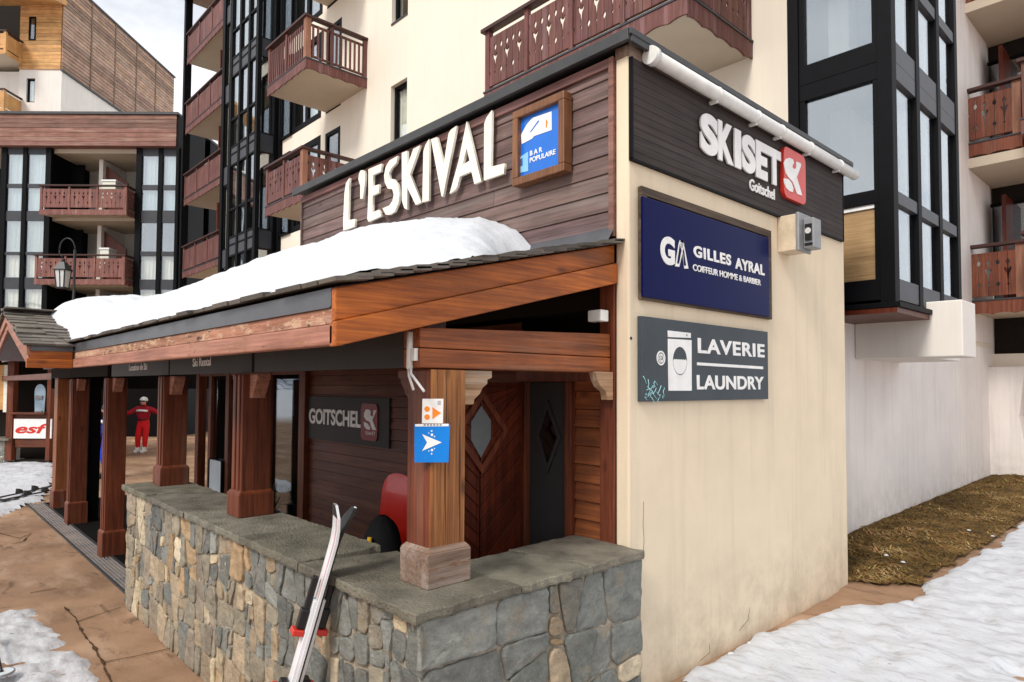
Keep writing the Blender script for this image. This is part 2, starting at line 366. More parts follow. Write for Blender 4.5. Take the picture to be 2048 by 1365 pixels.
def text(body, fr, u0, u1, v0, v1, depth, mat, name, parent, out=0, bold=0, space=1.0, shear=0, skew=0):
    cu = bpy.data.curves.new(name, 'FONT'); cu.body = body; cu.size = 1; cu.extrude = .01; cu.offset = bold; cu.space_character = space; cu.shear = shear
    o = from_curve(cu, mat, name, None, Matrix.Identity(4)); me = o.data
    xs = [v.co.x for v in me.vertices]; ys = [v.co.y for v in me.vertices]
    x0, x1, y0, y1 = min(xs), max(xs), min(ys), max(ys); M = fmat(fr, (0, 0), out); off = parent_loc(parent)
    for v in me.vertices:
        a = (v.co.x-x0)/(x1-x0); b = (v.co.y-y0)/(y1-y0)
        v.co = M @ Vector((u0+(u1-u0)*a, v0+(v1-v0)*b+skew*a, depth*(v.co.z/.02+.5))) - off
    o.parent = parent; return o
def px_x(pts, X): return [(lambda p: (p.y, p.z))(onx(a, b, X)) for a, b in pts]
def px_y(pts, Y): return [(lambda p: (p.x, p.z))(ony(a, b, Y)) for a, b in pts]
def circ(cx, cy, rx, ry=None, n=28, a0=0, a1=360): 
    ry = ry or rx
    return [(cx+rx*math.cos(R(a0+(a1-a0)*k/n)), cy+ry*math.sin(R(a0+(a1-a0)*k/n))) for k in range(n if a1-a0 == 360 else n+1)]
def rrect(u0, u1, v0, v1, r, n=5):
    o = []
    for cx, cy, a in ((u1-r, v1-r, 0), (u0+r, v1-r, 90), (u0+r, v0+r, 180), (u1-r, v0+r, 270)):
        o += [(cx+r*math.cos(R(a+90*k/n)), cy+r*math.sin(R(a+90*k/n))) for k in range(n+1)]
    return o
def rnd(a, b): return random.uniform(a, b)
def shade(v): k = 1+rnd(-v, v); return (k, k*(1+rnd(-.04, .04)), k*(1+rnd(-.05, .05)))
# ================================================================== ground, snow, turf
def gz(x, y):
    r = ss((x+2.80+.75*ss((y-6.2)/.5))/.45)
    return r*(.265*ss((y-2.0)/1.5) + .13*ss((y-6.5)/2.0) + .010*max(0, y-8.5))
def axis(a, b, step, far):
    o = []; v = a
    while v < b: o.append(v); v += step
    lo = []; k = a; st = step
    while k > -far: st *= 1.5; k -= st; lo.append(k)
    hi = [b]; k = b; st = step
    while k < far: st *= 1.5; k += st; hi.append(k)
    return lo[::-1]+o+hi
m = MB(); gx = axis(-15, 3, .14, 900); gy = axis(-2, 12, .14, 900)
m.grid([[(x, y, gz(x, y)+.006*nz3(x*2, y*2)*(abs(x) < 30 and abs(y) < 30)) for y in gy] for x in gx])
struct(m.build('ground', GROUND))

def sdist(p, poly):           # signed distance, positive inside
    d = 1e9; ins = False; n = len(poly); x, y = p
    for i in range(n):
        x0, y0 = poly[i]; x1, y1 = poly[(i+1) % n]; ex, ey = x1-x0, y1-y0
        t = max(0, min(1, ((x-x0)*ex+(y-y0)*ey)/(ex*ex+ey*ey+1e-12))); dx, dy = x-x0-t*ex, y-y0-t*ey
        d = min(d, dx*dx+dy*dy)
        if (y0 > y) != (y1 > y) and x < (x1-x0)*(y-y0)/(y1-y0)+x0: ins = not ins
    d = math.sqrt(d); return d if ins else -d
def gpt(x, y):                # pixel to the ground by a few fixed-point steps
    z = .2
    for _ in range(12): p = onz(x, y, z); z = gz(p.x, p.y)
    return p.x, p.y
DENTS = []
rr_ = random.Random(3)
for k in range(230):
    a_ = rr_.uniform(-.5, .5)+R(125); DENTS.append((rr_.uniform(-2.4, 2.2), rr_.uniform(1.5, 12), math.cos(a_), math.sin(a_), rr_.uniform(.10, .17), rr_.uniform(.045, .075), rr_.uniform(.012, .034)))
def dent(x, y):
    h = 0
    for cx, cy, ca, sa, la, lb, dp in DENTS:
        dx, dy = x-cx, y-cy
        if abs(dx) > .4 or abs(dy) > .4: continue
        q = ((dx*ca+dy*sa)/la)**2+((dy*ca-dx*sa)/lb)**2
        h -= dp*math.exp(-q*q*.8)-.25*dp*math.exp(-(q-1.9)**2*1.5)
    return h
def patch(name, poly, x0, x1, y0, y1, st, mat, thick, edge, rough, base=gz):
    P = []
    nx = int((x1-x0)/st); ny = int((y1-y0)/st)
    for i in range(nx+1):
        r = []
        for j in range(ny+1):
            x = x0+i*st; y = y0+j*st
            d = sdist((x, y), poly)
            d += .10*frac(x*.9, y*.9, 8)*(name == 'snow')+.55*edge*frac(x*3.1/edge*.2, y*3.1/edge*.2, 3)+.12*frac(x*9, y*9, 5, 3)*edge
            if d < -.02: r.append(None); continue
            h = thick*(1-math.exp(-max(d, 0)/edge*2.2)) + rough*(frac(x*2.2, y*2.2, 1)*.6+frac(x*7, y*7, 9)*.5)*ss(d/edge*1.5)
            if mat is SNOWD and x > -3: h += dent(x, y)*ss(d/.12)
            r.append((x, y, base(x, y)-.012+h))
        P.append(r)
    m = MB(); m.grid(P); return struct(m.build(name, mat))
rs = [gpt(*q) for q in [(1330, 1420), (1372, 1345), (1420, 1327), (1470, 1300), (1500, 1278), (1560, 1255), (1640, 1235), (1690, 1216), (1780, 1211), (1830, 1196), (1852, 1165), (1900, 1142), (1950, 1113), (2000, 1085), (2048, 1052), (2110, 1015)]]
patch('snow', rs+[(4, 16), (5, 0), (-1.7, 1.2)], -2.5, 3.2, 1.4, 14.5, .04, SNOWD, .058, .10, .036)
pa = [gpt(*q) for q in [(-60, 1165), (0, 1180), (45, 1193), (72, 1215), (92, 1246), (104, 1266), (128, 1276), (142, 1302), (178, 1322), (198, 1348), (212, 1370), (250, 1440)]]
patch('snow', pa+[(-3.2, -1.2), (-7.5, -1.2)], -7.6, -3.2, -1.2, 1.4, .03, SNOWG, .03, .12, .05)
pb = [gpt(*q) for q in [(-220, 1100), (-60, 1052), (0, 1036), (45, 1017), (85, 1004), (104, 985), (112, 930), (108, 905), (60, 900), (-200, 905)]]
patch('snow', pb, -24, -10.5, .2, 8, .09, SNOWD, .06, .2, .06)

JOINT = M_plain('dark_joint_dirt', (.075, .042, .022), .95, .5, 9, .8, .01, .1)
def strip(pts, w, seed):
    m = MB(); P = []
    q = [gpt(*p) for p in pts]
    for a, b in zip(q, q[1:]):
        n = max(2, int(math.hypot(b[0]-a[0], b[1]-a[1])/.03)); dx, dy = b[0]-a[0], b[1]-a[1]; L = math.hypot(dx, dy); nx_, ny_ = -dy/L, dx/L
        for k in range(n):
            x, y = a[0]+dx*k/n, a[1]+dy*k/n; o = .6*w*frac(x*6, y*6, seed); ww = w*max(.12, .55+1.3*nz3(x*9, y*9, seed))
            P.append([(x+nx_*(o-ww), y+ny_*(o-ww), gz(x, y)+.0075), (x+nx_*o, y+ny_*o, gz(x, y)+.011), (x+nx_*(o+ww), y+ny_*(o+ww), gz(x, y)+.0075)])
    m.grid(P); struct(m.build('pavement_joint', JOINT, fix=False))
strip([(128, 1215), (150, 1238), (165, 1268), (185, 1292), (205, 1325), (212, 1345), (225, 1372)], .013, 1)
strip([(152, 1246), (200, 1230), (248, 1215)], .006, 2)
strip([(210, 1326), (270, 1315), (345, 1298)], .006, 3)
strip([(60, 1188), (90, 1182), (120, 1178)], .008, 5)
strip([(0, 1068), (40, 1078), (62, 1068), (45, 1085), (20, 1090)], .008, 6)

# turf bank below the rendered wall
def bank_in(x, y):
    return sdist((x, y), TURF)
TURF = [gpt(*q) for q in [(1702, 1166), (1760, 1172), (1840, 1174), (1862, 1150), (1910, 1128), (1960, 1098), (2010, 1068), (2060, 1030), (2130, 980)]]+[(-.2, 17), (-3.05, 17), (-3.05, 6.55), (-2.5, 6.55)]
P = []
for i in range(75):
    r = []
    for j in range(230):
        x = -3.05+i*.045; y = 6.45+j*.05; d = bank_in(x, y)+.05*frac(x*5, y*5)
        if d < -.03: r.append(None); continue
        h = .03*ss(d/.4)+.04*frac(x*2.5, y*2.5)*ss(d/.3)+.03*frac(x*9, y*9)*ss(d/.2)
        r.append((x, y, gz(x, y)+.030+h))
    P.append(r)
m = MB(); m.grid(P); struct(m.build('bank', GRASSB))
gcol = [(.060, .034, .013), (.080, .062, .018), (.16, .088, .026), (.24, .128, .036), (.32, .185, .060), (.42, .28, .12)]
m = MB()
for k in range(34000):
    x = rnd(-3.03, -.3); y = 6.5+rnd(0, 1)**1.5*10; d = bank_in(x, y)
    if d < .01: continue
    cl_ = frac(x*1.6, y*1.6, 7)+.5*frac(x*5, y*5, 2); c = gcol[int(max(0, min(5, 2.9+cl_*6.5+rnd(-1.2, 1.2))))]
    z = gz(x, y)+.025+.03*ss(d/.4)+.04*frac(x*2.5, y*2.5)*ss(d/.3)+.03*frac(x*9, y*9)*ss(d/.2)
    a = rnd(0, 6.28) if random.random() < .35 else rnd(-.6, .9)-.6; L = rnd(.04, .11)*(1+.5*cl_); w = rnd(.003, .006)
    dx, dy = math.cos(a), math.sin(a); fl = rnd(.8, 1.3); hz = rnd(.05, .32)*L
    p0 = Vector((x, y, z)); p1 = p0+Vector((dx*L*.5*fl, dy*L*.5*fl, hz)); p2 = p0+Vector((dx*L*fl, dy*L*fl, hz*rnd(.3, .9)))
    s = Vector((-dy, dx, 0))*w
    m.face([p0-s, p0+s, p1+s*.8, p1-s*.8], shade(.25) and tuple(v*rnd(.75, 1.3) for v in c)); m.face([p1-s*.8, p1+s*.8, p2], c)
GRASS, n_, b_ = newmat('dry_grass_blade'); a_ = n_.nodes.new('ShaderNodeAttribute'); a_.attribute_name = 'tint'
n_.links.new(a_.outputs['Color'], b_.inputs['Base Color']); b_.inputs['Roughness'].default_value = .8; b_.inputs['Specular IOR Level'].default_value = .2
tag(m.build('dry_grass', GRASS, fix=False), 'matted brown and olive dry grass on the bank under the grey wall', 'grass', kind='stuff')

m = MB(); rr = random.Random(12)
def lump(m, x, y, z, r):
    P = []
    for i in range(7):
        th = math.pi*i/6; P.append([(x+r*math.sin(th)*math.cos(R(j*45))*(1+.8*nz3(i*.7+x*9, (j % 8)*.6, x)), y+r*math.sin(th)*math.sin(R(j*45))*(1+.8*nz3((j % 8)*.6, i*.7+y*9, y)), z+r*.38*math.cos(th)) for j in range(9)])
    m.grid(P)
for q in [(1405, 1348), (1418, 1352), (1462, 1312), (1470, 1320), (1478, 1318), (1500, 1290), (1432, 1338)]:
    x, y = gpt(*q); lump(m, x, y, gz(x, y)+.012, rr.uniform(.018, .034))
for q in [(1772, 1128), (1806, 1142), (1938, 1076), (1985, 1088)]:
    x, y = gpt(*q); lump(m, x, y, gz(x, y)+.085, rr.uniform(.012, .026))
struct(m.build('snow', SNOW))
# snowy mountains all round behind the viewer
m = MB(); P = []
for i in range(121):
    r = []; a = R(-168+i*250/120); ca, sa = math.cos(a), math.sin(a)
    for j in range(9):
        d = 330+j*60; hgt = (j/8)**.9*(62+50*frac(i*.16, 3.3, 0, 5)+40*frac(i*.05, 9.1, 0))
        r.append((ca*d*1.0+0, sa*d-0, hgt-3+14*frac(i*.6, j*.8, 4)*(j > 0)))
    P.append(r)
m.grid(P)
HILL, n_, b_ = newmat('snowy_hills'); v_ = coords(n_, (.012,)*3)
c_ = ramp(n_, tex(n_, v_, 2.2, 9, .68), .46, .56, (.055, .080, .115), (.72, .76, .84)); n_.links.new(c_, b_.inputs['Base Color']); b_.inputs['Roughness'].default_value = .95
struct(m.build('hills', HILL))

# ================================================================== rubble stone wall
def clip(poly, a, b, c):      # keep points with a*x+b*y <= c
    o = []
    for i in range(len(poly)):
        p, q = poly[i-1], poly[i]; fp, fq = a*p[0]+b*p[1]-c, a*q[0]+b*q[1]-c
        if (fp <= 0) != (fq <= 0): t = fp/(fp-fq); o.append((p[0]+t*(q[0]-p[0]), p[1]+t*(q[1]-p[1])))
        if fq <= 0: o.append(q)
    return o
def inset(poly, d):
    for i in range(len(poly)):
        p, q = poly[i-1], poly[i]; ex, ey = q[0]-p[0], q[1]-p[1]; L = math.hypot(ex, ey)
        if L < 1e-6: continue
        yield (ey/L, -ex/L, (ey*p[0]-ex*p[1])/L-d)
def rubble(W_, H_, target, ax, seed):      # uneven squared rubble: the face is cut again and again by tilted lines
    rr = random.Random(seed); out = []
    def area(p): return .5*abs(sum(p[i-1][0]*p[i][1]-p[i][0]*p[i-1][1] for i in range(len(p))))
    def cut(p, d):
        xs = [q[0] for q in p]; ys = [q[1] for q in p]; w, h = (max(xs)-min(xs))/ax, max(ys)-min(ys); a = area(p)
        lim = target*target*ax*rr.choice((.16, .35, .6, .9, 1.2, 1.6))
        if a < lim and max(w, h) < 2.0*min(w, h)+.01 or a < target*target*ax*.12: out.append(p); return
        vert = w > h*rr.uniform(.75, 1.3); t = rr.uniform(.33, .67); tl = rr.uniform(-.36, .36)*(1 if d > 1 else .3)
        if rr.random() < .12 and a < 8*lim: t = rr.choice((.2, .8))
        cx, cy = min(xs)+(max(xs)-min(xs))*t, min(ys)+(max(ys)-min(ys))*t; mx, my = (min(xs)+max(xs))/2, (min(ys)+max(ys))/2
        n = (math.cos(tl), math.sin(tl)) if vert else (math.sin(tl), math.cos(tl)); c = n[0]*(cx if vert else mx)+n[1]*(my if vert else cy)
        A, B = clip(p, n[0], n[1], c), clip(p, -n[0], -n[1], -c)
        for q in (A, B):
            if len(q) > 2 and area(q) > 1e-4: cut(q, d+1)
    n = max(1, round(W_/(target*3.1)))
    for k in range(n): cut([(W_*k/n, 0), (W_*(k+1)/n, 0), (W_*(k+1)/n, H_), (W_*k/n, H_)], 0)
    return out
def roundpoly(poly, rr):
    q = []
    for i in range(len(poly)):
        p0, p, p1 = Vector(poly[i-1]), Vector(poly[i]), Vector(poly[(i+1) % len(poly)])
        a = (p0-p); b = (p1-p); la, lb = a.length, b.length
        if la < 1e-4 or lb < 1e-4: continue
        t = min(rr.choice((.010, .018, .030, .045)), la*.34, lb*.34); q.append(p+a/la*t); q.append(p+a/la*t*.35+b/lb*t*.35); q.append(p+b/lb*t)
    o = []
    for i in range(len(q)):
        p, r_ = q[i-1], q[i]; L = (r_-p).length; n = max(1, int(L/.035))
        for k in range(n):
            w = p.lerp(r_, k/n); j = .0038
            o.append((w.x+rr.uniform(-j, j), w.y+rr.uniform(-j, j)))
    return o
STC = [(.205, .215, .205), (.185, .195, .185), (.265, .275, .258), (.145, .152, .150), (.225, .215, .185), (.28, .25, .195), (.50, .42, .29), (.58, .50, .37), (.40, .28, .165), (.36, .285, .20), (.28, .235, .185), (.175, .185, .172)]
def stones(mb, W_, H_, fr, target, ax, seed, warm):
    O, u, v, n = fr; rr = random.Random(seed)
    for poly in rubble(W_, H_, target, ax, seed):
        ar = .5*abs(sum(poly[i-1][0]*poly[i][1]-poly[i][0]*poly[i-1][1] for i in range(len(poly))))
        if ar < .0006: continue
        p2 = poly
        for a, b, c in list(inset(poly, .002+rr.random()**2*.009)): p2 = clip(p2, a, b, c)
        if len(p2) < 3: continue
        p2 = roundpoly(p2, rr)
        if len(p2) < 4: continue
        cx = sum(p[0] for p in p2)/len(p2); cy = sum(p[1] for p in p2)/len(p2)
        big = ar > target*target*ax*.9
        wl = warm(cx, cy); col = STC[rr.choice((6, 7, 8, 9, 9, 10, 5, 5))] if rr.random() < wl else STC[rr.choice((0, 0, 1, 1, 2, 3, 4, 11, 0))]
        k = rr.uniform(.95, 1.5); col = tuple(c*k for c in col)
        d = rr.uniform(.004, .019); tx, ty = rr.uniform(-.04, .04), rr.uniform(-.04, .04)
        def P3(x, y, dd): return O+u*x+v*y+n*dd
        i0 = len(mb.v); m_ = len(p2); rings = ((1.0, -.3), (1.0, .70), (.975, .97), (.86, 1.0), (.68, 1.0), (.46, 1.0), (.24, 1.0))
        o1, o2 = rr.uniform(0, 50), rr.uniform(.6, 1.3)
        def rel(X, Y): return o2*(.0085*nz3(X*9, Y*9, o1)+.006*nz3(X*23, Y*23, o1)+.0035*nz3(X*55, Y*55, o1))
        for s, dd in rings:
            for x, y in p2:
                X, Y = cx+(x-cx)*s, cy+(y-cy)*s
                mb.v.append(P3(X, Y, d*dd+(tx*(X-cx)+ty*(Y-cy)+rel(X, Y))*(dd > .6)))
        for q in range(len(rings)-1):
            for j in range(m_):
                mb.f.append([i0+q*m_+j, i0+q*m_+(j+1) % m_, i0+(q+1)*m_+(j+1) % m_, i0+(q+1)*m_+j]); mb.c.append(col); mb.sm.append(q > 1)
        mb.f.append([i0+(len(rings)-1)*m_+j for j in range(m_)]); mb.c.append(col); mb.sm.append(True)
XW0, XW1, YW, YB, ZC = -7.16, -2.355, 1.675, 3.235, 1.10
wall = thing('stone_wall', (-4.7, 1.9, 0), 'low L-shaped rubble stone wall with slate cap under the wooden porch', 'stone wall')
m = MB(); m.box(XW0, XW1, YW, 2.13, -.1, ZC-.002); m.box(-2.84, XW1+.0, 2.131, YB, -.1, ZC-.002); m.build('mortar_core', MORTAR, wall)
m = MB()
stones(m, XW1+.022-XW0, ZC, (Vector((XW0, YW, 0)), Vector((1, 0, 0)), Vector((0, 0, 1)), Vector((0, -1, 0))), .265, .78, 11, lambda x, y: (.66 if x < 3.4 else .28)+(.18 if y < .45 and x < 3.5 else 0))
m.build('front_stones', STONE, wall, fix=True)
m = MB()
stones(m, YB-YW+.02, ZC, (Vector((XW1, YW-.02, 0)), Vector((0, 1, 0)), Vector((0, 0, 1)), Vector((1, 0, 0))), .33, 1.15, 29, lambda x, y: .22)
m.build('end_stones', STONE, wall)
m = MB()
stones(m, .46, ZC, (Vector((XW0, 2.13, 0)), Vector((0, -1, 0)), Vector((0, 0, 1)), Vector((-1, 0, 0))), .21, .8, 31, lambda x, y: .4)
m.build('end_stones', STONE, wall)
def slab(mb, outline, z0, z1, jit, seed):
    rr = random.Random(seed); o = []
    for i in range(len(outline)):
        p, q = Vector(outline[i]), Vector(outline[(i+1) % len(outline)]); n = max(1, int((q-p).length/.045)); nn = Vector((-(q-p).y, (q-p).x)).normalized()
        for k in range(n):
            w = p.lerp(q, k/n)+nn*(rr.uniform(-jit, jit)+jit*1.2*nz3(k*.35, seed, i)); o.append(w)
    c = shade(.16); nn = len(o); i0 = len(mb.v); cx = sum((p for p in o), Vector((0, 0)))/nn
    for z, s in ((z0, .004), (z0+.012, 0), (z1-.006, .001), (z1, .008)):
        for p in o: q = p+(cx-p).normalized()*s; mb.v.append(Vector((q.x, q.y, z+(.003*nz3(q.x*5, q.y*5, seed) if z > z0 else .004*nz3(q.x*20, q.y*20)))))
    for r in range(3):
        for j in range(nn): mb.f.append([i0+r*nn+j, i0+r*nn+(j+1) % nn, i0+(r+1)*nn+(j+1) % nn, i0+(r+1)*nn+j]); mb.c.append(c); mb.sm.append(False)
    mb.f.append([i0+j for j in range(nn)][::-1]); mb.f.append([i0+3*nn+j for j in range(nn)]); mb.c += [c, c]; mb.sm += [False]*2
m = MB(); Y0, Y1 = 1.625, 2.165; xs = [-7.20, -6.35, -5.35, -4.25, -3.42]
for i in range(4): slab(m, [(xs[i]+.004, Y0), (xs[i+1]-.004, Y0+rnd(-.01, .01)), (xs[i+1]-.004+rnd(-.05, .05), Y1), (xs[i]+.004, Y1)], ZC, 1.146+rnd(-.004, .004), .011, 40+i)
slab(m, [(-3.412, Y0), (-2.320, Y0-.005), (-2.325, 2.24), (-2.60, 2.20), (-3.30, Y1)], ZC, 1.147, .011, 51)
slab(m, [(-2.325, 2.25), (-2.318, 2.76), (-2.60, 2.70), (-2.87, 2.64), (-2.87, 2.175), (-2.61, 2.21)], ZC, 1.143, .011, 52)
slab(m, [(-2.318, 2.77), (-2.33, 3.232), (-2.87, 3.232), (-2.87, 2.65), (-2.60, 2.71)], ZC, 1.149, .011, 53)
m.build('cap', CAPS, wall)
# ================================================================== annex (shop) building
YF, XC, XS = 3.241, -2.441, -2.541
annex = thing('shop_building', (-4.6, 4.9, 0), 'cream rendered shop annex with brown board cladding above a wooden porch', 'shop building')
m = MB(); m.box(XS, XC, YF, 6.60, -.2, 4.20); m.build('side_wall', CREAM, annex, .012)
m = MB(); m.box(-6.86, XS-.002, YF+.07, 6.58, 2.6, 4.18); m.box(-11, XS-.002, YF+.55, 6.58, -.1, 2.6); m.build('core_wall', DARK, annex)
m = MB(); m.box(-6.95, XC+.075, YF-.075, 6.66, 4.215, 4.255); m.box(-6.95, XC+.06, YF-.085, YF-.055, 4.182, 4.254)
m.box(XC+.045, XC+.070, YF-.06, 6.66, 4.175, 4.254); m.build('roof_coping', DMETAL, annex, .003)
m = MB(); m.box(XS+.002, XC-.004, YF-.004, YF+.2, 4.13, 4.2); m.box(XC, XC+.012, YF, 6.6, 4.12, 4.21); m.build('coping_trim', GREYWD, annex)
p = onx(1262, 677, XC); m = MB(); m.tube([(XC-.01, p.y, p.z), (XC+.002, p.y, p.z)], .010, 12); m.build('wall_hole', BLACKM, annex)
for pl in ([(1287, 1004), (1286, 1050), (1288, 1080), (1286, 1120)], [(1400, 1322), (1420, 1305), (1418, 1288)], [(1478, 1262), (1496, 1240), (1500, 1215)]):
    m = MB(); m.tube([onx(a, b, XC+.0004) for a, b in pl], .0017, 5); m.build('wall_crack', M_flat('dark_crack', (.16, .125, .085), .9, .1) if 'dark_crack' not in MATS else MATS['dark_crack'], annex)
# front cladding, board by board
m = MB(); z = 3.08; zs = []
while z < 4.14: zs.append(z); z += .1205
for z0 in zs:
    z1 = min(z0+.1205, 4.145); x = -6.855
    while x < XS-.05:
        x2 = min(XS-.045, x+rnd(1.6, 3.2)); c = shade(.20); i = len(m.v)
        m.hexa([(x, YF+.002, z0), (x2-.002, YF+.002, z0), (x2-.002, YF+.05, z0), (x, YF+.05, z0), (x, YF+.013, z1), (x2-.002, YF+.013, z1), (x2-.002, YF+.05, z1), (x, YF+.05, z1)], c)
        x = x2
m.build('front_cladding', CLAD, annex, .003)
m = MB(); m.box(-6.86, XS-.044, YF-.018, YF+.05, 4.10, 4.16, (1.25, .9, .85)); m.box(XS-.043, XS-.004, YF-.02, YF+.05, 3.03, 4.16, (1.5, 1.1, .9)); m.box(-6.88, -6.856, YF-.016, YF+.3, 3.0, 4.16)
m.build('cladding_trim', CLAD, annex, .003)
m = MB(); m.hexa([(-11, YF-.10, 2.955), (XS-.003, YF-.10, 2.955), (XS-.003, YF-.01, 3.085), (-11, YF-.01, 3.085), (-11, YF-.094, 2.962), (XS-.003, YF-.094, 2.962), (XS-.003, YF-.004, 3.092), (-11, YF-.004, 3.092)]); m.build('apron_flashing', METAL, annex)
# side cladding of thin dark boards
m = MB(); z = 3.493; k = 0
while z < 4.115:
    z2 = min(4.118, z+.0485); c = shade(.16); m.hexa([(XC+.001, YF+.004, z), (XC+.022, YF+.004, z), (XC+.022, 6.53, z), (XC+.001, 6.53, z), (XC+.001, YF+.004, z2-.002), (XC+.0205, YF+.004, z2-.0006), (XC+.0205, 6.53, z2-.0006), (XC+.001, 6.53, z2-.0006)], c); z = z2
m.build('side_cladding', CLADS, annex)
m = MB(); m.box(XC+.001, XC+.026, YF+.001, YF+.014, 3.485, 4.118); m.box(XC+.001, XC+.026, YF+.001, 6.535, 3.478, 3.492); m.box(XC+.001, XC+.026, 6.531, 6.543, 3.485, 4.118); m.build('cladding_trim', BLACKF, annex)
# gutter
m = MB(); g0, g1 = Vector((XC+.072, 3.37, 4.150)), Vector((XC+.072, 6.70, 4.140)); n = 12
prof = [(math.cos(a), math.sin(a)) for a in [R(200+k*320/14-110) for k in range(15)]]
m.tube([g0, g0.lerp(g1, .33), g0.lerp(g1, .66), g1], .046, 18)
m.tube([g0-Vector((0, .012, 0)), g0+Vector((0, .035, 0))], .057, 18)
gut = m.build('gutter', WPVC, annex)
for y in (4.15, 4.72, 5.12, 5.66, 6.3): m = MB(); m.tube([(XC+.072, y-.009, 4.147), (XC+.072, y+.009, 4.147)], .050, 18); m.box(XC+.02, XC+.08, y-.012, y+.012, 4.085, 4.105); m.build('gutter_bracket', WPVC, gut)
m = MB(); m.tube([g1+Vector((0, -.005, 0)), g1+Vector((0, .004, 0))], .040, 16); m.build('gutter_mouth', GREYW, gut)
P = [[(x, y, 4.256+.16*ss((x+6.9)/.3)*ss((-2.5-x)/.35)*ss((y-3.2)/.4)*ss((6.6-y)/.4)*(1+.35*frac(x*.8, y*.8))) for y in [3.2+k*.085 for k in range(41)]] for x in [-6.9+k*.11 for k in range(41)]]
m = MB(); m.grid(P); tag(m.build('roof_snow', SNOW), 'thin snow layer lying on the flat roof of the cream annex', 'snow')

# porch back wall: planks, door, shop window
def planks(mb, x0, x1, z0, z1, y, h, th=.022, v=.2, lap=.010):
    z = z0
    while z < z1-.005:
        z2 = min(z1, z+h); mb.hexa([(x0, y-th, z), (x1, y-th, z), (x1, y, z), (x0, y, z), (x0, y-th+lap, z2-.003), (x1, y-th+lap, z2-.003), (x1, y, z2-.003), (x0, y, z2-.003)], shade(v)); z = z2
m = MB(); planks(m, -6.70, -3.42, -.05, 2.56, YF+.05, .098); m.build('porch_planks', PORX, annex, .002)
m = MB(); planks(m, -2.905, -2.66, -.05, 2.3, YF+.055, .118, .03, .12, .018); m.build('plank_panel', M_wood('orange_brown_planks', (.13, .034, .010), (.36, .105, .030), 'x', .45), annex, .004)
m = MB(); m.box(-2.66, XS-.004, YF-.012, YF+.06, 0, 2.75); m.build('door_trim', PORZ, annex, .006)
m = MB(); m.box(-2.965, -2.905, YF-.005, YF+.07, 0, 2.13); m.box(-3.42, -2.66, YF-.008, YF+.07, 2.131, 2.25); m.box(-3.405, -3.335, YF-.002, YF+.07, 0, 2.13); m.build('door_frame', PORZ, annex, .005)
# dark side leaf
door = MB(); door.box(-3.33, -2.967, YF+.04, YF+.075, 0, 2.128); dk = door.build('door', CHARC, annex, .003)
def diamond(cx, cz, w, h): return [(cx, cz+h), (cx+w, cz), (cx, cz-h), (cx-w, cz)]
shape([diamond(-3.15, 1.76, .125, .25), diamond(-3.15, 1.76, .09, .19)], FYP(YF+.04), .012, CHARC, 'door_moulding', dk)
shape([diamond(-3.15, 1.76, .088, .187)], FYP(YF+.04), .004, GLASSD, 'door_window', dk)
# open leaf standing out from the wall
XD = -3.36; m = MB(); m.box(XD-.045, XD, 2.44, YF-.01, .03, 2.125); dl = m.build('door', DOORW, annex, .003)
m = MB(); cy = 2.84
for sgn in (1, -1):
    for k in range(-3, 26):
        z0 = .02+k*.092; w = .37
        q = [(cy+sgn*.006, z0), (cy+sgn*w, z0+w*.85), (cy+sgn*w, z0+w*.85+.086), (cy+sgn*.006, z0+.086)]
        q2 = [(y, max(.05, min(2.10, zz))) for y, zz in q]
        if q2[2][1]-q2[1][1] < .004 and q2[3][1]-q2[0][1] < .004: continue
        m.prism([(XD+.001, y, zz) for y, zz in q2], (.013, 0, 0), shade(.22))
m.build('herringbone_board', DOORW, dl, .002)
shape([diamond(cy, 1.80, .235, .275), diamond(cy, 1.80, .185, .215)], FXP(XD+.014), .022, PORZ, 'door_moulding', dl)
shape([[(cy, 1.97), (cy+.085, 1.87), (cy+.085, 1.75), (cy, 1.63), (cy-.085, 1.75), (cy-.085, 1.87)]], FXP(XD+.014), .007, M_flat('frosted_pane', (.20, .225, .235), .3, .4), 'door_window', dl)
# shop window and doorway
m = MB()
for x0, x1 in ((-6.82, -6.68), (-7.66, -7.57), (-8.98, -8.86), (-10.15, -10.02), (-9.62, -9.52)): m.box(x0, x1, YF-.03, YF+.08, 0, 2.5)
m.box(-7.57, -6.82, YF-.02, YF+.06, .30, .42); m.box(-10.02, -6.82, YF-.02, YF+.06, 2.22, 2.5); m.box(-8.86, -7.66, YF+.0, YF+.06, 0, .5)
m.build('shopfront_frame', PORZ, annex, .006)
m = MB(); m.box(-7.57, -6.82, YF+.012, YF+.02, .42, 2.22); m.box(-8.86, -7.66, YF+.012, YF+.02, .5, 2.22); m.box(-9.52, -8.98, YF+.012, YF+.02, .1, 2.22); m.build('shop_window', GLASSD, annex)
for k, (x, y, h) in enumerate(((-7.42, YF-.20, 1.18), (-7.12, YF-.18, 1.22))):
    t = thing('pot_plant', (x, y, 0), ('dark leafy pot plant by the narrow shop window, left one', 'dark leafy pot plant by the narrow shop window, right one')[k], 'plant')
    m = MB(); m.tube([(x, y, .0), (x, y, .72)], [.07, .09], 14); m.build('pot', CHARC, t)
    m = MB(); rr = random.Random(k)
    for q in range(90):
        a, e = rr.uniform(0, 6.28), rr.uniform(.2, 1.4); L = rr.uniform(.12, .34); d = Vector((math.cos(a)*math.cos(e)*.55, math.sin(a)*math.cos(e)*.4, math.sin(e)*1.25)); p = Vector((x, y, .70))
        s = Vector((-math.sin(a), math.cos(a), 0))*.012; b = p+d*L; m.face([p-s*.4, p+s*.4, b*.5+p*.5+s, b]); m.face([p-s*.4, b*.5+p*.5-s, b])
    m.build('leaves', PLANT, t)
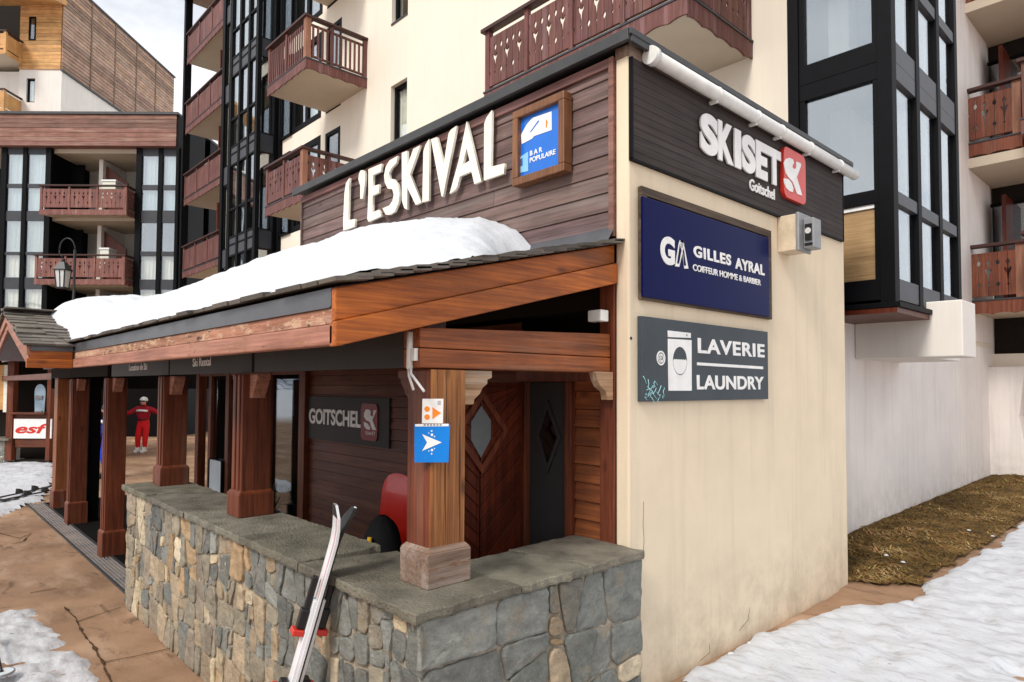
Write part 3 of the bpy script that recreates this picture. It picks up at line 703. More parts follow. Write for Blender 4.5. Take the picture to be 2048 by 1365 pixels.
t = thing('sign_board', (-9.2, YF-.03, .5), 'small white notice board standing low in the dark shop doorway', 'notice board')
m = MB(); m.box(-9.43, -8.99, YF-.06, YF-.035, .62, 1.09); m.build('panel', M_flat('pale_blue_white_panel', (.62, .70, .76), .5), t)
m = MB(); m.box(-9.46, -9.43, YF-.07, YF-.02, 0, 1.10); m.box(-8.99, -8.96, YF-.07, YF-.02, 0, 1.10); m.box(-9.43, -8.99, YF-.06, YF-.03, .59, .62); m.build('frame', BLACKF, t)

# ================================================================== porch
porch = thing('wooden_porch', (-7.0, 2.2, 0), 'long red-brown timber porch with slate roof, carved posts and small side gable', 'porch')
YE, ZE, SL, XR = 1.355, 2.53, .2416, -2.54
def rz(y): return ZE+(y-YE)*SL
TANW = M_wood('worn_tan_wood', (.22, .105, .045), (.52, .34, .20), 'y', .7, .3, (.50, .42, .34))
def post(x1, y0, z0, mat, pm, br=(1, 1, 0), w=.235, d=.26, ph=.165, top=2.18):
    x0 = x1-w; i = .022
    m = MB(); m.box(x0+i, x1-i, y0+i, y0+d-i, z0+.02, top, shade(.1))
    if mat is PORZ:
        for q in (.30, .62): m.box(x0+i+w*(q-.12), x0+i+w*(q+.06), y0+i-.012, y0+i+.001, z0+ph+.03, top-.005, shade(.12))
    p = m.build('post', mat, porch, .008)
    if mat is POSTW:
        p.data.materials.append(PORZ)
        for f in p.data.polygons:
            if f.normal.y < -.9: f.material_index = 1
        m = MB()
        for yy, za, zb_ in ((y0+.115, 1.34, 2.17), (y0+.205, 1.30, 1.95)):
            m.prism([(x1-i+.0006, yy+.006*nz3(k*.3, yy*9)-(.003 if s else -.003)*math.sin(math.pi*(k+.5)/13), za+(zb_-za)*k/12) for s in (0, 1) for k in (range(13) if s == 0 else range(12, -1, -1))], (.0006, 0, 0))
        m.build('crack', BLACKM, p, fix=False)
    m = MB(); m.box(x0, x1, y0, y0+d, z0, z0+ph, (1, 1, 1)); m.hexa([(x0, y0, z0+ph), (x1, y0, z0+ph), (x1, y0+d, z0+ph), (x0, y0+d, z0+ph), (x0+i, y0+i, z0+ph+.025), (x1-i, y0+i, z0+ph+.025), (x1-i, y0+d-i, z0+ph+.025), (x0+i, y0+d-i, z0+ph+.025)])
    m.build('plinth', pm, p, .006)
    pr = [(0, 0), (.125, 0), (.125, -.035), (.105, -.045), (.105, -.065), (.085, -.085), (.072, -.115), (.05, -.140), (.046, -.165), (0, -.165)]
    if br[0]: m = MB(); m.prism([(x0+i-a*(1.1 if mat is PORZ else 1.3), y0+.07, top+b*1.05) for a, b in pr], (0, .10, 0)); m.build('bracket', SALM if mat is PORZ else PORX, p, .004)
    if br[1]: m = MB(); m.prism([(x1-i+a*1.1, y0+.07, top+b*1.05) for a, b in pr], (0, .10, 0)); m.build('bracket', SALM, p, .004)
    if br[2]: m = MB(); m.prism([(x0+.06, y0+d-i+a*1.55, top+b*1.05) for a, b in pr], (.13, 0, 0)); m.build('bracket', TANW, p, .004)
    return p
post(-2.548, 1.846, 1.147, POSTW, GREYWD, (1, 0, 1))
post(-4.816, 1.83, 1.147, PORZ, PORZ)
post(-6.80, 1.85, 1.147, PORZ, PORZ)
post(-9.27, 1.90, 0, PORZ, PORZ, ph=.30, w=.25)
post(-11.75, 1.95, 0, PORZ, PORZ, ph=.32, w=.25)
post(-13.42, 2.02, 0, PORX and M_wood('orange_post_wood', (.14, .040, .012), (.36, .115, .038), 'z', .5), PORZ, (0, 0, 0), w=.34, d=.3, ph=.30)
m = MB(); m.prism([(-2.60, YF-.02, 2.19), (-2.60, YF-.02, 2.02), (-2.60, YF-.07, 2.02), (-2.60, YF-.085, 2.07), (-2.60, YF-.14, 2.10), (-2.60, YF-.17, 2.14), (-2.60, YF-.19, 2.19)], (.055, 0, 0)); m.build('bracket', TANW, porch, .004)
# end beam over post to wall: two stacked timbers with a long crack
m = MB(); m.box(-2.70, -2.565, 1.80, YF-.02, 2.186, 2.278); m.hexa([(-2.70, 1.80, 2.281), (-2.566, 1.80, 2.281), (-2.566, YF-.02, 2.281), (-2.70, YF-.02, 2.281), (-2.70, 1.80, 2.375), (-2.566, 1.80, 2.375), (-2.566, YF-.02, 2.425), (-2.70, YF-.02, 2.425)], (.92, .92, .92)); m.build('end_beam', PORY, porch, .008)
m = MB(); m.box(-14.2, -2.70, 1.93, 2.06, 2.36, 2.50); m.build('front_beam', PORX, porch, .008)
m = MB()
for a, b in ((-4.55, -2.79), (-6.55, -4.82), (-9.05, -6.81)): m.box(a-.22 if a > -9 else a, b, 1.905, 1.93, 2.192, 2.50)
m.build('sign_band', CHARC, porch, .003)
m = MB(); m.box(-11.5, -9.28, 1.91, 1.94, 2.20, 2.5); m.box(-13.4, -11.76, 1.95, 1.98, 2.2, 2.5); m.build('sign_band', DARK, porch)
text('Ski Rental', FYP(1.905), *[v for v in (ony(385, 722, 1.9).x, ony(421, 722, 1.9).x)], ony(400, 733, 1.9).z, ony(400, 716, 1.9).z, .004, WPAINT, 'band_lettering', porch, bold=.01)
text('Location de Ski', FYP(1.905), ony(258, 735, 1.9).x, ony(294, 735, 1.9).x, ony(276, 741, 1.9).z, ony(276, 728, 1.9).z, .004, WPAINT, 'band_lettering', porch, bold=.01)
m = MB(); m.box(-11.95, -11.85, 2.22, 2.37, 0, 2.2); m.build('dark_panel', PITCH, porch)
m = MB(); m.box(-14.3, -14.2, 2.07, 5.2, 2.02, 2.75); m.build('added_dark_end', PITCH, porch)  # added black board, keeps the porch end dark by hiding the bright block beyond
# roof deck, underside boards
m = MB(); m.hexa([(-14.5, YE+.02, rz(YE+.02)-.06), (XR-.03, YE+.02, rz(YE+.02)-.06), (XR-.03, YF, rz(YF)-.06), (-14.5, YF, rz(YF)-.06), (-14.5, YE+.02, rz(YE+.02)-.012), (XR-.03, YE+.02, rz(YE+.02)-.012), (XR-.03, YF, rz(YF)-.012), (-14.5, YF, rz(YF)-.012)])
m.build('roof_deck', DOORW, porch)
def slates(mb, org, al, up, nrm, L, Wd, row=.105, thick=.017, jit=.016):
    rows = int(Wd/row)+1
    for r in range(rows):
        s = r*row; x = -rnd(0, .1)
        while x < L:
            w = rnd(.14, .30); x2 = min(L+.03, x+w); a = max(x, -.035)
            if x2-a > .02:
                j = rnd(-jit, jit); th = thick*rnd(.7, 1.4); t0 = rnd(0, .006)
                p = [org+al*a+up*(s+j)+nrm*(.004+t0+.012), org+al*(x2-.004)+up*(s+j+rnd(-.006, .006))+nrm*(.004+t0+.012), org+al*(x2-.004)+up*(s+row*1.7)+nrm*.002, org+al*a+up*(s+row*1.7)+nrm*.002]
                mb.hexa([q for q in p]+[q+nrm*th for q in p], shade(.32))
            x = x2
m = MB(); cs = 1/math.sqrt(1+SL*SL)
slates(m, Vector((XR+.035, YE-.035, rz(YE-.035)-.008)), Vector((-1, 0, 0)), Vector((0, cs, SL*cs)), Vector((0, -SL*cs, cs)), 11.5, 2.0)
m.build('roof_slates', SLATE, porch)
# eave fascia in three layers, left part stops at the gable valley
m = MB(); m.box(-8.05, XR-.045, YE, YE+.02, 2.437, 2.518); m.box(-8.05, XR-.045, YE-.008, YE+.012, 2.430, 2.438); m.build('eave_flashing', METAL, porch, .002)
m = MB(); x = XR-.03
while x > -8.0: x2 = max(-8.05, x-rnd(.9, 1.7)); m.box(x2+.002, x, YE+.003, YE+.035, 2.362, 2.430, shade(.15)); x = x2
m.build('eave_board', PEEL, porch, .004)
m = MB(); m.box(-8.06, XR-.004, YE-.012, YE+.045, 2.270, 2.359); m.build('eave_board', SALM, porch, .008)
m = MB()
def rake(z_lo0, z_hi0, z_lo1, z_hi1, x0, x1, y0=YE, y1=YF-.008):
    m.hexa([(x0, y0, z_lo0), (x1, y0, z_lo0), (x1, y1, z_lo1), (x0, y1, z_lo1), (x0, y0, z_hi0), (x1, y0, z_hi0), (x1, y1, z_hi1), (x0, y1, z_hi1)])
rake(2.37, 2.512, 2.862, 2.975, XR-.04, XR-.003, YE-.002); rake(2.262, 2.368, 2.735, 2.860, XR-.035, XR+.022, YE-.012); m.build('rake_board', ORAY, porch, .006)
# side gable
GX, GW, GY, GZ = -9.79, 1.73, .955, 2.93
m = MB()
for s in (1, -1):
    e = Vector((GX+s*(GW+.02), GY, 2.475)); a = Vector((GX, GY, GZ)); al = Vector((0, 1, 0)); up = (a-e).normalized(); nrm = (al.cross(up) if s < 0 else up.cross(al)).normalized()
    if nrm.z < 0: nrm = -nrm
    slates(m, e-up*.03, al, up, nrm, 1.9, (a-e).length, .16, .022, .02)
m.build('gable_slates', SLATE, porch)
m = MB()
for s in (1, -1):
    p = [(GX, GY+.03, GZ-.06), (GX+s*GW, GY+.03, 2.42), (GX+s*GW, GY+.03, 2.46), (GX, GY+.03, GZ-.012)]; m.prism(p, (0, 1.9, 0))
m.build('gable_deck', DOORW, porch)
m = MB()
for s in (1, -1):
    m.prism([(GX, GY, GZ-.10), (GX+s*(GW+.02), GY, 2.385), (GX+s*(GW+.02), GY, 2.48), (GX, GY, GZ)], (0, .03, 0)); m.prism([(GX, GY+.02, GZ-.19), (GX+s*(GW-.02), GY+.02, 2.27), (GX+s*(GW-.02), GY+.02, 2.39), (GX, GY+.02, GZ-.10)], (0, .03, 0), (.9, .9, .9))
m.build('gable_rake', SALM, porch, .005)
m = MB(); m.box(GX+GW-.01, GX+GW+.02, GY+.03, YE-.014, 2.355, 2.432); m.build('gable_eave_board', ORAY, porch, .005)
m = MB(); m.box(GX+GW-.015, GX+GW+.035, GY+.0, YE-.014, 2.262, 2.353); m.build('gable_eave_board', ORAY, porch, .005)
m = MB(); m.box(GX+GW+.0, GX+GW+.012, GY+.03, YE-.01, 2.433, 2.49); m.build('gable_flashing', METAL, porch)
m = MB(); m.box(-24, -13.80, 2.10, 2.25, 2.185, 2.30); m.build('tie_beam', PORX, porch, .006)
# snow lying on the porch roof
def gableroof(x): return GZ-(abs(x-GX))*(GZ-2.475)/GW
SN = [(-11.6, .0), (-10.9, .20), (-10.3, .34), (-9.6, .36), (-8.8, .38), (-8.2, .42), (-7.4, .45), (-6.4, .48), (-5.4, .50), (-4.7, .50), (-4.2, .43), (-3.7, .33), (-3.3, .22), (-3.0, .14), (-2.6, .09)]
def t_e(s): return s+.03
def lerp_tab(t, x):
    for (a, b), (c, d) in zip(t, t[1:]):
        if a <= x <= c: k = (x-a)/(c-a); return b+(d-b)*k
    return t[0][1] if x < t[0][0] else t[-1][1]
P = []; nx, ny = 270, 60
for i in range(nx+1):
    xi = -11.6+(11.6-2.60)*i/nx; x = xi; r = []
    yf = YE-.01+.018*nz3(x*3, 1)+.014*nz3(x*11, 8)
    if x < -8.15: yf = YE+.02+.05*nz3(x*2, 4)+.25*ss((-10.0-x)/1.2)
    if x > -3.1: yf = YE+.0+(x+3.1)/.46*.42*0
    for j in range(ny+1):
        s = j/ny; y = yf+(YF-.012-yf)*s; b = rz(y)
        xe = -2.62-.62*ss((y-2.0)/1.1)-.03*nz3(y*4, 2); x = -11.6+(11.6+xe)*i/nx; x += .02*nz3(x*5, y*5)*(i > nx*.9)
        if x < -8.0: b = max(b, gableroof(x))
        T = lerp_tab(SN, x)+.03*nz3(x*.9, 7)
        f = (1-math.exp(-s*9))*(.40+.60*min(1, s*1.35)**1.1)
        if x < -8.15: f = (1-math.exp(-s*10))*(.75+.25*s)
        t = max(0, T*f)*(1+.06*nz3(x*2.1, y*2.6, 3))*(1-math.exp(-(xe-x)*7-.12)) + (.026*frac(x*3, y*3, 2)+.012*frac(x*11, y*11, 6))*min(1, t_e(s)*6)
        r.append((x, y, b+.030+t))
    P.append(r)
m = MB(); m.grid(P); x0 = P[0]; 
tag(m.build('roof_snow', SNOW), 'thick rounded white snow bank lying on the slate porch roof under the ivory lettering', 'snow')

# drainage grate strip
t = thing('drain_grate', (-10.9, 1.93, 0), 'dark metal slatted drain grate along the pavement at the porch posts', 'grate')
m = MB()
for k in range(6): m.box(-14.2, -7.2, 1.80+k*.036-.007, 1.80+k*.036+.007, -.01, .018)
for k in range(8): m.box(-14.2+k, -14.17+k, 1.78, 2.0, -.02, .012)
m.build('bars', GRATEM, t, .003)
m = MB(); m.box(-14.2, -7.2, 1.76, 1.778, -.02, .020); m.box(-14.2, -7.2, 2.0, 2.018, -.02, .020); m.build('edge_frame', DMETAL, t)
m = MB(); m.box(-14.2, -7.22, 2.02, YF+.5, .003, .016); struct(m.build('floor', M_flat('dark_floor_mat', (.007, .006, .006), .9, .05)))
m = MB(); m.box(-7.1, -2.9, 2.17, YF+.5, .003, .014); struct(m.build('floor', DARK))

# ================================================================== signs
# ivory hotel letters, cut out and standing off the boards
A = lambda pts: [(670+x/6.822, 270+y/6.822) for x, y in pts]
B = lambda pts: [(830+x/6.205, 200+y/6.205) for x, y in pts]
LET = [[A([(197, 588), (190, 700), (178, 1165), (272, 1148), (266, 1255), (113, 1308), (110, 1180), (128, 800), (148, 660)])],
 [A([(350, 483), (395, 486), (412, 540), (405, 680), (378, 872), (342, 872), (345, 700), (318, 610), (325, 540)])],
 [A([(455, 470), (635, 393), (627, 500), (520, 550), (515, 702), (602, 676), (596, 790), (512, 832), (508, 1062), (595, 1022), (634, 1108), (458, 1188), (440, 1150), (455, 800)])],
 [A([(852, 288), (838, 380), (772, 450), (737, 520), (747, 600), (805, 606), (858, 680), (880, 800), (865, 930), (812, 1050), (740, 1092), (690, 1088), (648, 1005), (690, 985), (740, 965), (783, 900), (800, 815), (780, 742), (718, 732), (678, 650), (668, 560), (690, 440), (742, 350)])],
 [A([(910, 247), (983, 218), (986, 425), (1068, 192), (1160, 143), (1022, 540), (1178, 922), (1100, 957), (986, 720), (983, 1022), (945, 1000), (912, 900)])],
 [B([(172, 488), (171, 1250), (90, 1272), (103, 640), (128, 560)])],
 [B([(198, 490), (272, 463), (355, 800), (415, 420), (445, 370), (517, 322), (345, 1205), (328, 1195)])],
 [B([(640, 268), (822, 1012), (735, 1047), (700, 890), (555, 950), (522, 1080), (490, 1125), (428, 1168), (540, 760)]), B([(640, 600), (677, 755), (588, 808)])],
 [B([(952, 128), (940, 832), (1110, 788), (1102, 916), (853, 1002), (858, 300), (885, 222)])]]
YL = YF-.055
t = thing('facade_lettering', (-4, YL, 3.8), 'large ivory cut-out letters reading L\'ESKIVAL on the brown board facade', 'lettering')
for lp in LET: shape([px_y(l, YL) for l in lp], FYP(YL+.022), .022, IVORY, 'letter', t)
m = MB()
for lp in LET:
    q = px_y(lp[0], YL); cx = sum(a for a, b in q)/len(q); cz = sum(b for a, b in q)/len(q); xs_ = [a for a, b in q]; 
    m.box(q[0][0]-.012, q[0][0]+.0, YL+.02, YF+.02, cz-.1, cz-.09)
# framed blue poster sign
YP = YF-.085
fx0, fx1, fz0, fz1 = ony(1024, 300, YP).x, ony(1128, 260, YP).x, ony(1030, 372, YP).z, ony(1100, 192, YP).z
t = thing('framed_sign', (fx0, YF, fz0), 'blue poster in a brown wooden frame hung right of the big ivory letters', 'sign')
m = MB(); w = .055; m.box(fx0, fx1, YP, YF-.005, fz0, fz0+w); m.box(fx0, fx1, YP, YF-.005, fz1-w, fz1); m.box(fx0, fx0+w, YP, YF-.005, fz0+w, fz1-w); m.box(fx1-w, fx1, YP, YF-.005, fz0+w, fz1-w); m.build('frame', M_wood('brown_frame_wood', (.10, .038, .014), (.30, .13, .055), 'z', .5, knots=False), t, .006)
m = MB(); m.box(fx0+w, fx1-w, YP+.035, YF-.006, fz0+w, fz1-w); pan = m.build('panel', BLUEP, t)
C3 = lambda pts: px_y([(1010+x/6.5, 170+y/6.5) for x, y in pts], YP+.03)
fr = FYP(YP+.035)
shape([C3([(355, 430), (600, 345), (605, 585), (375, 665), (345, 700), (215, 770), (205, 650), (270, 530), (300, 490)])], fr, .003, WPAINT, 'white_card', pan)
shape([C3([(430, 460), (445, 470), (340, 610), (318, 620)]), ], fr, .0045, BLUEP, 'card_mark', pan)
shape([C3([(528, 440), (555, 480), (540, 560), (528, 555)])], fr, .0045, ORANGE, 'card_mark', pan)
shape([C3([(160, 960), (295, 870), (300, 1120), (165, 1150)]), C3([(175, 985), (225, 950), (228, 1050), (178, 1075)])], fr, .003, M_flat('pale_blue_mark', (.25, .55, .80), .4), 'house_mark', pan)
zA = [C3([(320, 925), (480, 875)]), C3([(320, 860), (480, 835)]), C3([(318, 1015), (660, 905)]), C3([(318, 950), (660, 855)])]
text('B A R', fr, zA[0][0][0], zA[0][1][0], zA[0][0][1], zA[1][0][1], .003, WPAINT, 'poster_lettering', pan, bold=.02, skew=0)
text('POPULAIRE', fr, zA[2][0][0], zA[2][1][0]-.005, zA[2][0][1], zA[3][0][1], .003, WPAINT, 'poster_lettering', pan, bold=.02)
# dark-board sign with red plate
xs1 = XC+.024
def ux(px, py, X=None): p = onx(px, py, X if X is not None else xs1); return p.y
def vx(px, py, X=None): p = onx(px, py, X if X is not None else xs1); return p.z
t = thing('shop_lettering', (xs1, 4.6, 3.7), 'white raised letters SKISET beside a rounded red plate on the dark boards', 'lettering')
fr = FXP(xs1); u = [ux(1397, 270), ux(1433, 270), ux(1432, 270), ux(1464, 300), ux(1465, 300), ux(1479, 300), ux(1480, 310), ux(1508, 310), ux(1508, 320), ux(1532, 330), ux(1531, 330), ux(1559, 330)]
vt, vb = vx(1416, 231), vx(1416, 312)
wid = {'S': 0, 'K': 1, 'I': 2, 'E': 4, 'T': 5}
for k, ch in enumerate('SKISET'): text(ch, fr, u[2*k]+.004, u[2*k+1]-.004, vb, vt, .012, WPAINT, 'letter', t, bold=.055, out=.004)
text('Goitschel', fr, ux(1498, 370), ux(1548, 390), vx(1500, 381), vx(1500, 358), .008, WPAINT, 'small_lettering', t, bold=.02)
u0, u1, v0, v1 = ux(1561, 340), ux(1604, 360), vx(1562, 394), vx(1562, 294)
pl = shape([rrect(u0, u1, v0, v1, .055)], fr, .028, REDP, 'red_plate', t, bevel=.003)
D = lambda pts: px_x([(1380+x/6.204, 210+y/6.204) for x, y in pts], xs1+.03)
shape([D([(1165, 770), (1160, 720), (1180, 675), (1225, 660), (1270, 680), (1282, 725), (1268, 745), (1262, 775), (1280, 800), (1310, 790), (1312, 705), (1368, 730), (1370, 760), (1318, 900), (1385, 1130), (1320, 1105), (1268, 960), (1215, 900), (1180, 850)]),
       D([(1160, 915), (1215, 925), (1255, 975), (1275, 1035), (1270, 1085), (1230, 1075), (1185, 1030), (1165, 975)])], FXP(xs1+.030), .006, WPAINT, 'emblem', pl)
# navy hairdresser sign
xg = XC+.001
t = thing('hairdresser_sign', (XC, 4.2, 2.63), 'glossy navy blue sign GILLES AYRAL in a rusty dark frame on the cream wall', 'sign')
m = MB(); y0, y1, z0, z1 = 3.33, 5.045, 2.635, 3.337; m.box(xg, xg+.03, y0, y1, z0, z0+.055); m.box(xg, xg+.03, y0, y1, z1-.055, z1); m.box(xg, xg+.03, y0, y0+.06, z0+.055, z1-.055); m.box(xg, xg+.03, y1-.06, y1, z0+.055, z1-.055); m.box(xg, xg+.012, y0+.06, y1-.06, z0+.055, z1-.055); m.build('frame', RUST, t, .003)
XG = XC+.045; q0, q1 = onx(1285, 392, XG), onx(1539, 620, XG)
gy0, gy1, gz0, gz1 = q0.y, q1.y, onx(1288, 594, XG).z, onx(1285, 392, XG).z
m = MB(); m.box(XC+.0305, XG, gy0, gy1, gz0, gz1); pn = m.build('panel', NAVY, t, .004)
fr = FXP(XG); E_ = lambda x, y: (lambda p: (p.y, p.z))(onx(1270+x/7.314, 440+y/7.314, XG))
a, b = E_(370, 300), E_(578, 640); text('G', fr, a[0], b[0], E_(480, 660)[1], E_(470, 245)[1], .004, WPAINT, 'lettering', pn, bold=.05)
for lp in ([(655, 300), (700, 312), (715, 370), (640, 690), (580, 680), (640, 345)], [(655, 300), (700, 312), (775, 715), (715, 715), (690, 480), (660, 380)]):
    o_ = [E_(*p) for p in lp]; cx = sum(p[0] for p in o_)/6; cz = sum(p[1] for p in o_)/6
    shape([o_, [(cx+(p[0]-cx)*.66, cz+(p[1]-cz)*.82) for p in o_]], fr, .004, WPAINT, 'razor_mark', pn)
text('GILLES', fr, E_(855, 460)[0], E_(1400, 600)[0], E_(890, 548)[1], E_(890, 378)[1], .004, WPAINT, 'lettering', pn, bold=.035, space=1.15)
text('AYRAL', fr, E_(1462, 640)[0], E_(1890, 740)[0], E_(1500, 722)[1], E_(1500, 560)[1], .004, WPAINT, 'lettering', pn, bold=.035, space=1.1)
text('COIFFEUR HOMME & BARBIER', fr, E_(845, 700)[0], E_(1835, 900)[0], E_(870, 748)[1], E_(870, 652)[1], .004, WPAINT, 'lettering', pn, bold=.012)
# laundry sign
XL = XC+.032; q0, q1 = onx(1283, 632, XL), onx(1537, 803, XL); lz0, lz1 = onx(1283, 804, XL).z, onx(1283, 632, XL).z
t = thing('laundry_sign', (XC, 4.2, lz0), 'dark slate-grey LAVERIE LAUNDRY sign with a washing machine on the cream wall', 'sign')
m = MB(); m.box(XC+.001, XL, q0.y, q1.y, lz0, lz1); pn = m.build('panel', SLATEB, t, .003)
fr = FXP(XL); G_ = lambda x, y: (lambda p: (p.y, p.z))(onx(1270+x/6.825, 620+y/6.825, XL))
shape([[G_(445, 283), G_(758, 318), G_(758, 385), G_(445, 372)], circ(*G_(705, 350), .008)], fr, .003, WPAINT, 'machine_top', pn)
bx = [G_(448, 395), G_(768, 415), G_(770, 1105), G_(452, 1105)]; cc = G_(612, 700); rh = (G_(712, 700)[0]-G_(515, 700)[0])/2; rv = (G_(612, 505)[1]-G_(612, 893)[1])/2
shape([bx, circ(*cc, rh, rv)], fr, .003, WPAINT, 'machine_body', pn)
wv = [(cc[0]+(rh*.93)*math.cos(R(a)), cc[1]+rv*.93*math.sin(R(a))) for a in range(180, 361, 10)]
wv = [(x, z+(.0)) for x, z in wv]; n_w = 12
wv += [(cc[0]+rh*.93*(1-2*k/n_w), cc[1]+.006+.006*(k % 2)) for k in range(1, n_w)]
shape([wv], fr, .003, WPAINT, 'machine_water', pn)
text('LAVERIE', fr, G_(855, 500)[0], G_(1765, 600)[0], G_(870, 592)[1], G_(870, 385)[1], .003, WPAINT, 'lettering', pn, bold=.03, space=1.12)
text('LAUNDRY', fr, G_(843, 980)[0], G_(1755, 980)[0], G_(860, 1090)[1], G_(860, 890)[1], .003, WPAINT, 'lettering', pn, bold=.03, space=1.03)
shape([[G_(845, 718), G_(1745, 775), G_(1745, 812), G_(845, 757)]], fr, .003, WPAINT, 'rule', pn)
c_ = G_(352, 660); shape([circ(*c_, .046), circ(*c_, .036)], fr, .003, WPAINT, 'coin_mark', pn); shape([circ(*c_, .029), circ(*c_, .022)], fr, .003, WPAINT, 'coin_mark', pn)
text('€', fr, c_[0]-.014, c_[0]+.013, c_[1]-.02, c_[1]+.02, .003, WPAINT, 'coin_mark', pn, bold=.02)
m = MB(); rr = random.Random(5)
for k in range(22):
    a = G_(rr.uniform(150, 400), rr.uniform(1000, 1210)); p = [Vector((XL+.0015, a[0], a[1]))]
    for q in range(2): p.append(p[-1]+Vector((0, rr.uniform(-.028, .034), rr.uniform(-.028, .032))))
    m.tube(p, .0019, 5)
m.build('graffiti_tag', CYAN, pn)
# flood lamp on a cream block
t = thing('wall_lamp', (XC, 5.3, 3.3), 'grey floodlight fixed to a small cream block on the cream wall', 'lamp')
m = MB(); m.box(XC+.001, XC+.150, 5.215, 5.43, 3.195, 3.485); m.build('block', CREAM, t, .006)
m = MB(); m.box(XC+.151, XC+.178, 5.205, 5.44, 3.185, 3.495); m.box(XC+.178, XC+.262, 5.285, 5.43, 3.21, 3.45); lm = m.build('housing', CONC, t, .008)
m = MB(); m.box(XC+.195, XC+.248, 5.273, 5.284, 3.27, 3.40); m.box(XC+.19, XC+.252, 5.277, 5.284, 3.23, 3.25); m.build('lens', BLACKM, lm)
m = MB(); m.tube([(XC+.222, 5.268, 3.345), (XC+.222, 5.272, 3.345)], .024, 14); m.build('lens_ring', M_flat('pale_lens', (.6, .6, .58), .2, .5), lm)
# sign inside the porch
YG = YF+.012
gx0, gx1 = ony(611, 835, YG).x, ony(778, 845, YG).x; gz0, gz1 = ony(611, 876, YG).z, ony(611, 792, YG).z
t = thing('porch_sign', (gx0, YG, gz0), 'charcoal GOITSCHEL board with a dark red plate on the porch planks', 'sign')
m = MB(); m.box(gx0, gx1, YG, YG+.03, gz0, gz1); pn = m.build('panel', CHARC, t, .003)
fr = FYP(YG); H_ = lambda x, y: (lambda p: (p.x, p.z))(ony(580+x/3.25, 700+y/3.25, YG))
text('GOITSCHEL', fr, H_(127, 430)[0], H_(463, 450)[0], H_(140, 478)[1], H_(140, 380)[1], .006, WPAINT, 'lettering', pn, bold=.03)
u0, u1 = H_(468, 450)[0], H_(575, 450)[0]; pl = shape([rrect(u0, u1, H_(520, 590)[1], H_(520, 350)[1], .05)], fr, .012, DREDP, 'red_plate', pn)
def em(u, v): return (u0+(u1-u0)*u, H_(520, 520)[1]+(H_(520, 388)[1]-H_(520, 520)[1])*v)
EM1 = [(.20, .62), (.20, .80), (.32, 1), (.52, 1), (.62, .9), (.6, .72), (.74, .66), (.78, .98), (1.0-.05, .98), (.72, .5), (.95, .02), (.72, .02), (.55, .40), (.35, .46)]
shape([[em(*p) for p in EM1], [em(*p) for p in ((.20, .38), (.45, .30), (.60, .10), (.55, 0), (.35, .03), (.22, .18))]], FYP(YG-.012), .003, WPAINT, 'emblem', pl)
text('PLANET', FYP(YG-.012), *sorted((H_(500, 540)[0], H_(562, 540)[0])), H_(520, 552)[1], H_(520, 530)[1], .002, WPAINT, 'small_lettering', pl)
# trail signs on the near post (mounted across its front corner)
cx, cy = -2.548+.01, 1.846-.012
SU = Vector((RH.x, RH.y, 0)); SN_ = Vector((-FH.x, -FH.y, 0))
def diag(out): 
    O = Vector((-2.568, 1.866, 0))+SN_*out; return (O, SU, Vector((0, 0, 1)), SN_)
def dz(px, py, out):                      # pixel to in-plane coordinates of that diagonal board
    O, u, v, n = diag(out); d = ray(px, py); tt = (O-CP).dot(n)/d.dot(n); p = CP+d*tt; return ((p-O).dot(u), p.z)
t = thing('trail_arrow_sign', (-2.56, 1.85, 2.0), 'bright blue square sign with a white arrowhead pointing right on the near post', 'sign')
o_ = .006; q = [dz(x, y, o_) for x, y in ((829, 849), (900, 849), (897, 925), (829, 925))]
pn = shape([q], diag(o_), .004, SKYB, 'panel', t)
J_ = lambda x, y: dz(790+x/4.707, 650+y/4.707, o_+.005)
fr = diag(o_+.004)
shape([[J_(255, 1030), J_(440, 1108), J_(255, 1188), J_(302, 1108)]], fr, .0015, WPAINT, 'arrowhead', pn)
shape([[J_(190, 935), J_(505, 932), J_(505, 955), J_(190, 958)]], fr, .0015, WPAINT, 'top_strip', pn)
for k in range(6): shape([[J_(270+k*30, 938), J_(290+k*30, 938), J_(290+k*30, 948), J_(270+k*30, 948)]], diag(o_+.0055), .001, SLATEB, 'strip_mark', pn)
for (x, y, r_) in ((345, 1000, 9), (348, 1036, 14), (318, 1020, 6), (372, 1052, 7), (318, 1188, 6), (348, 1180, 13), (345, 1215, 8), (372, 1165, 6)): shape([circ(*J_(x, y), r_/4.707/1327*2.8)], fr, .0015, WPAINT, 'flake_dot', pn)
t = thing('trail_dots_sign', (-2.56, 1.85, 2.2), 'small white sign with two orange dots and an orange triangle on the near post', 'sign')
q = [dz(x, y, o_) for x, y in ((845, 798), (887, 798), (886, 847), (844, 847))]; pn = shape([q], diag(o_), .004, WPAINT, 'panel', t)
for y in (793, 868): shape([circ(*J_(302, y), 29/4.707/1327*2.75)], fr, .0015, ORANGE, 'dot', pn)
shape([[J_(352, 775), J_(432, 830), J_(352, 888)]], fr, .0015, ORANGE, 'triangle', pn)
shape([[J_(400, 715), J_(432, 715), J_(432, 755), J_(400, 755)]], fr, .001, M_flat('grey_print', (.45, .47, .5), .6), 'corner_print', pn)
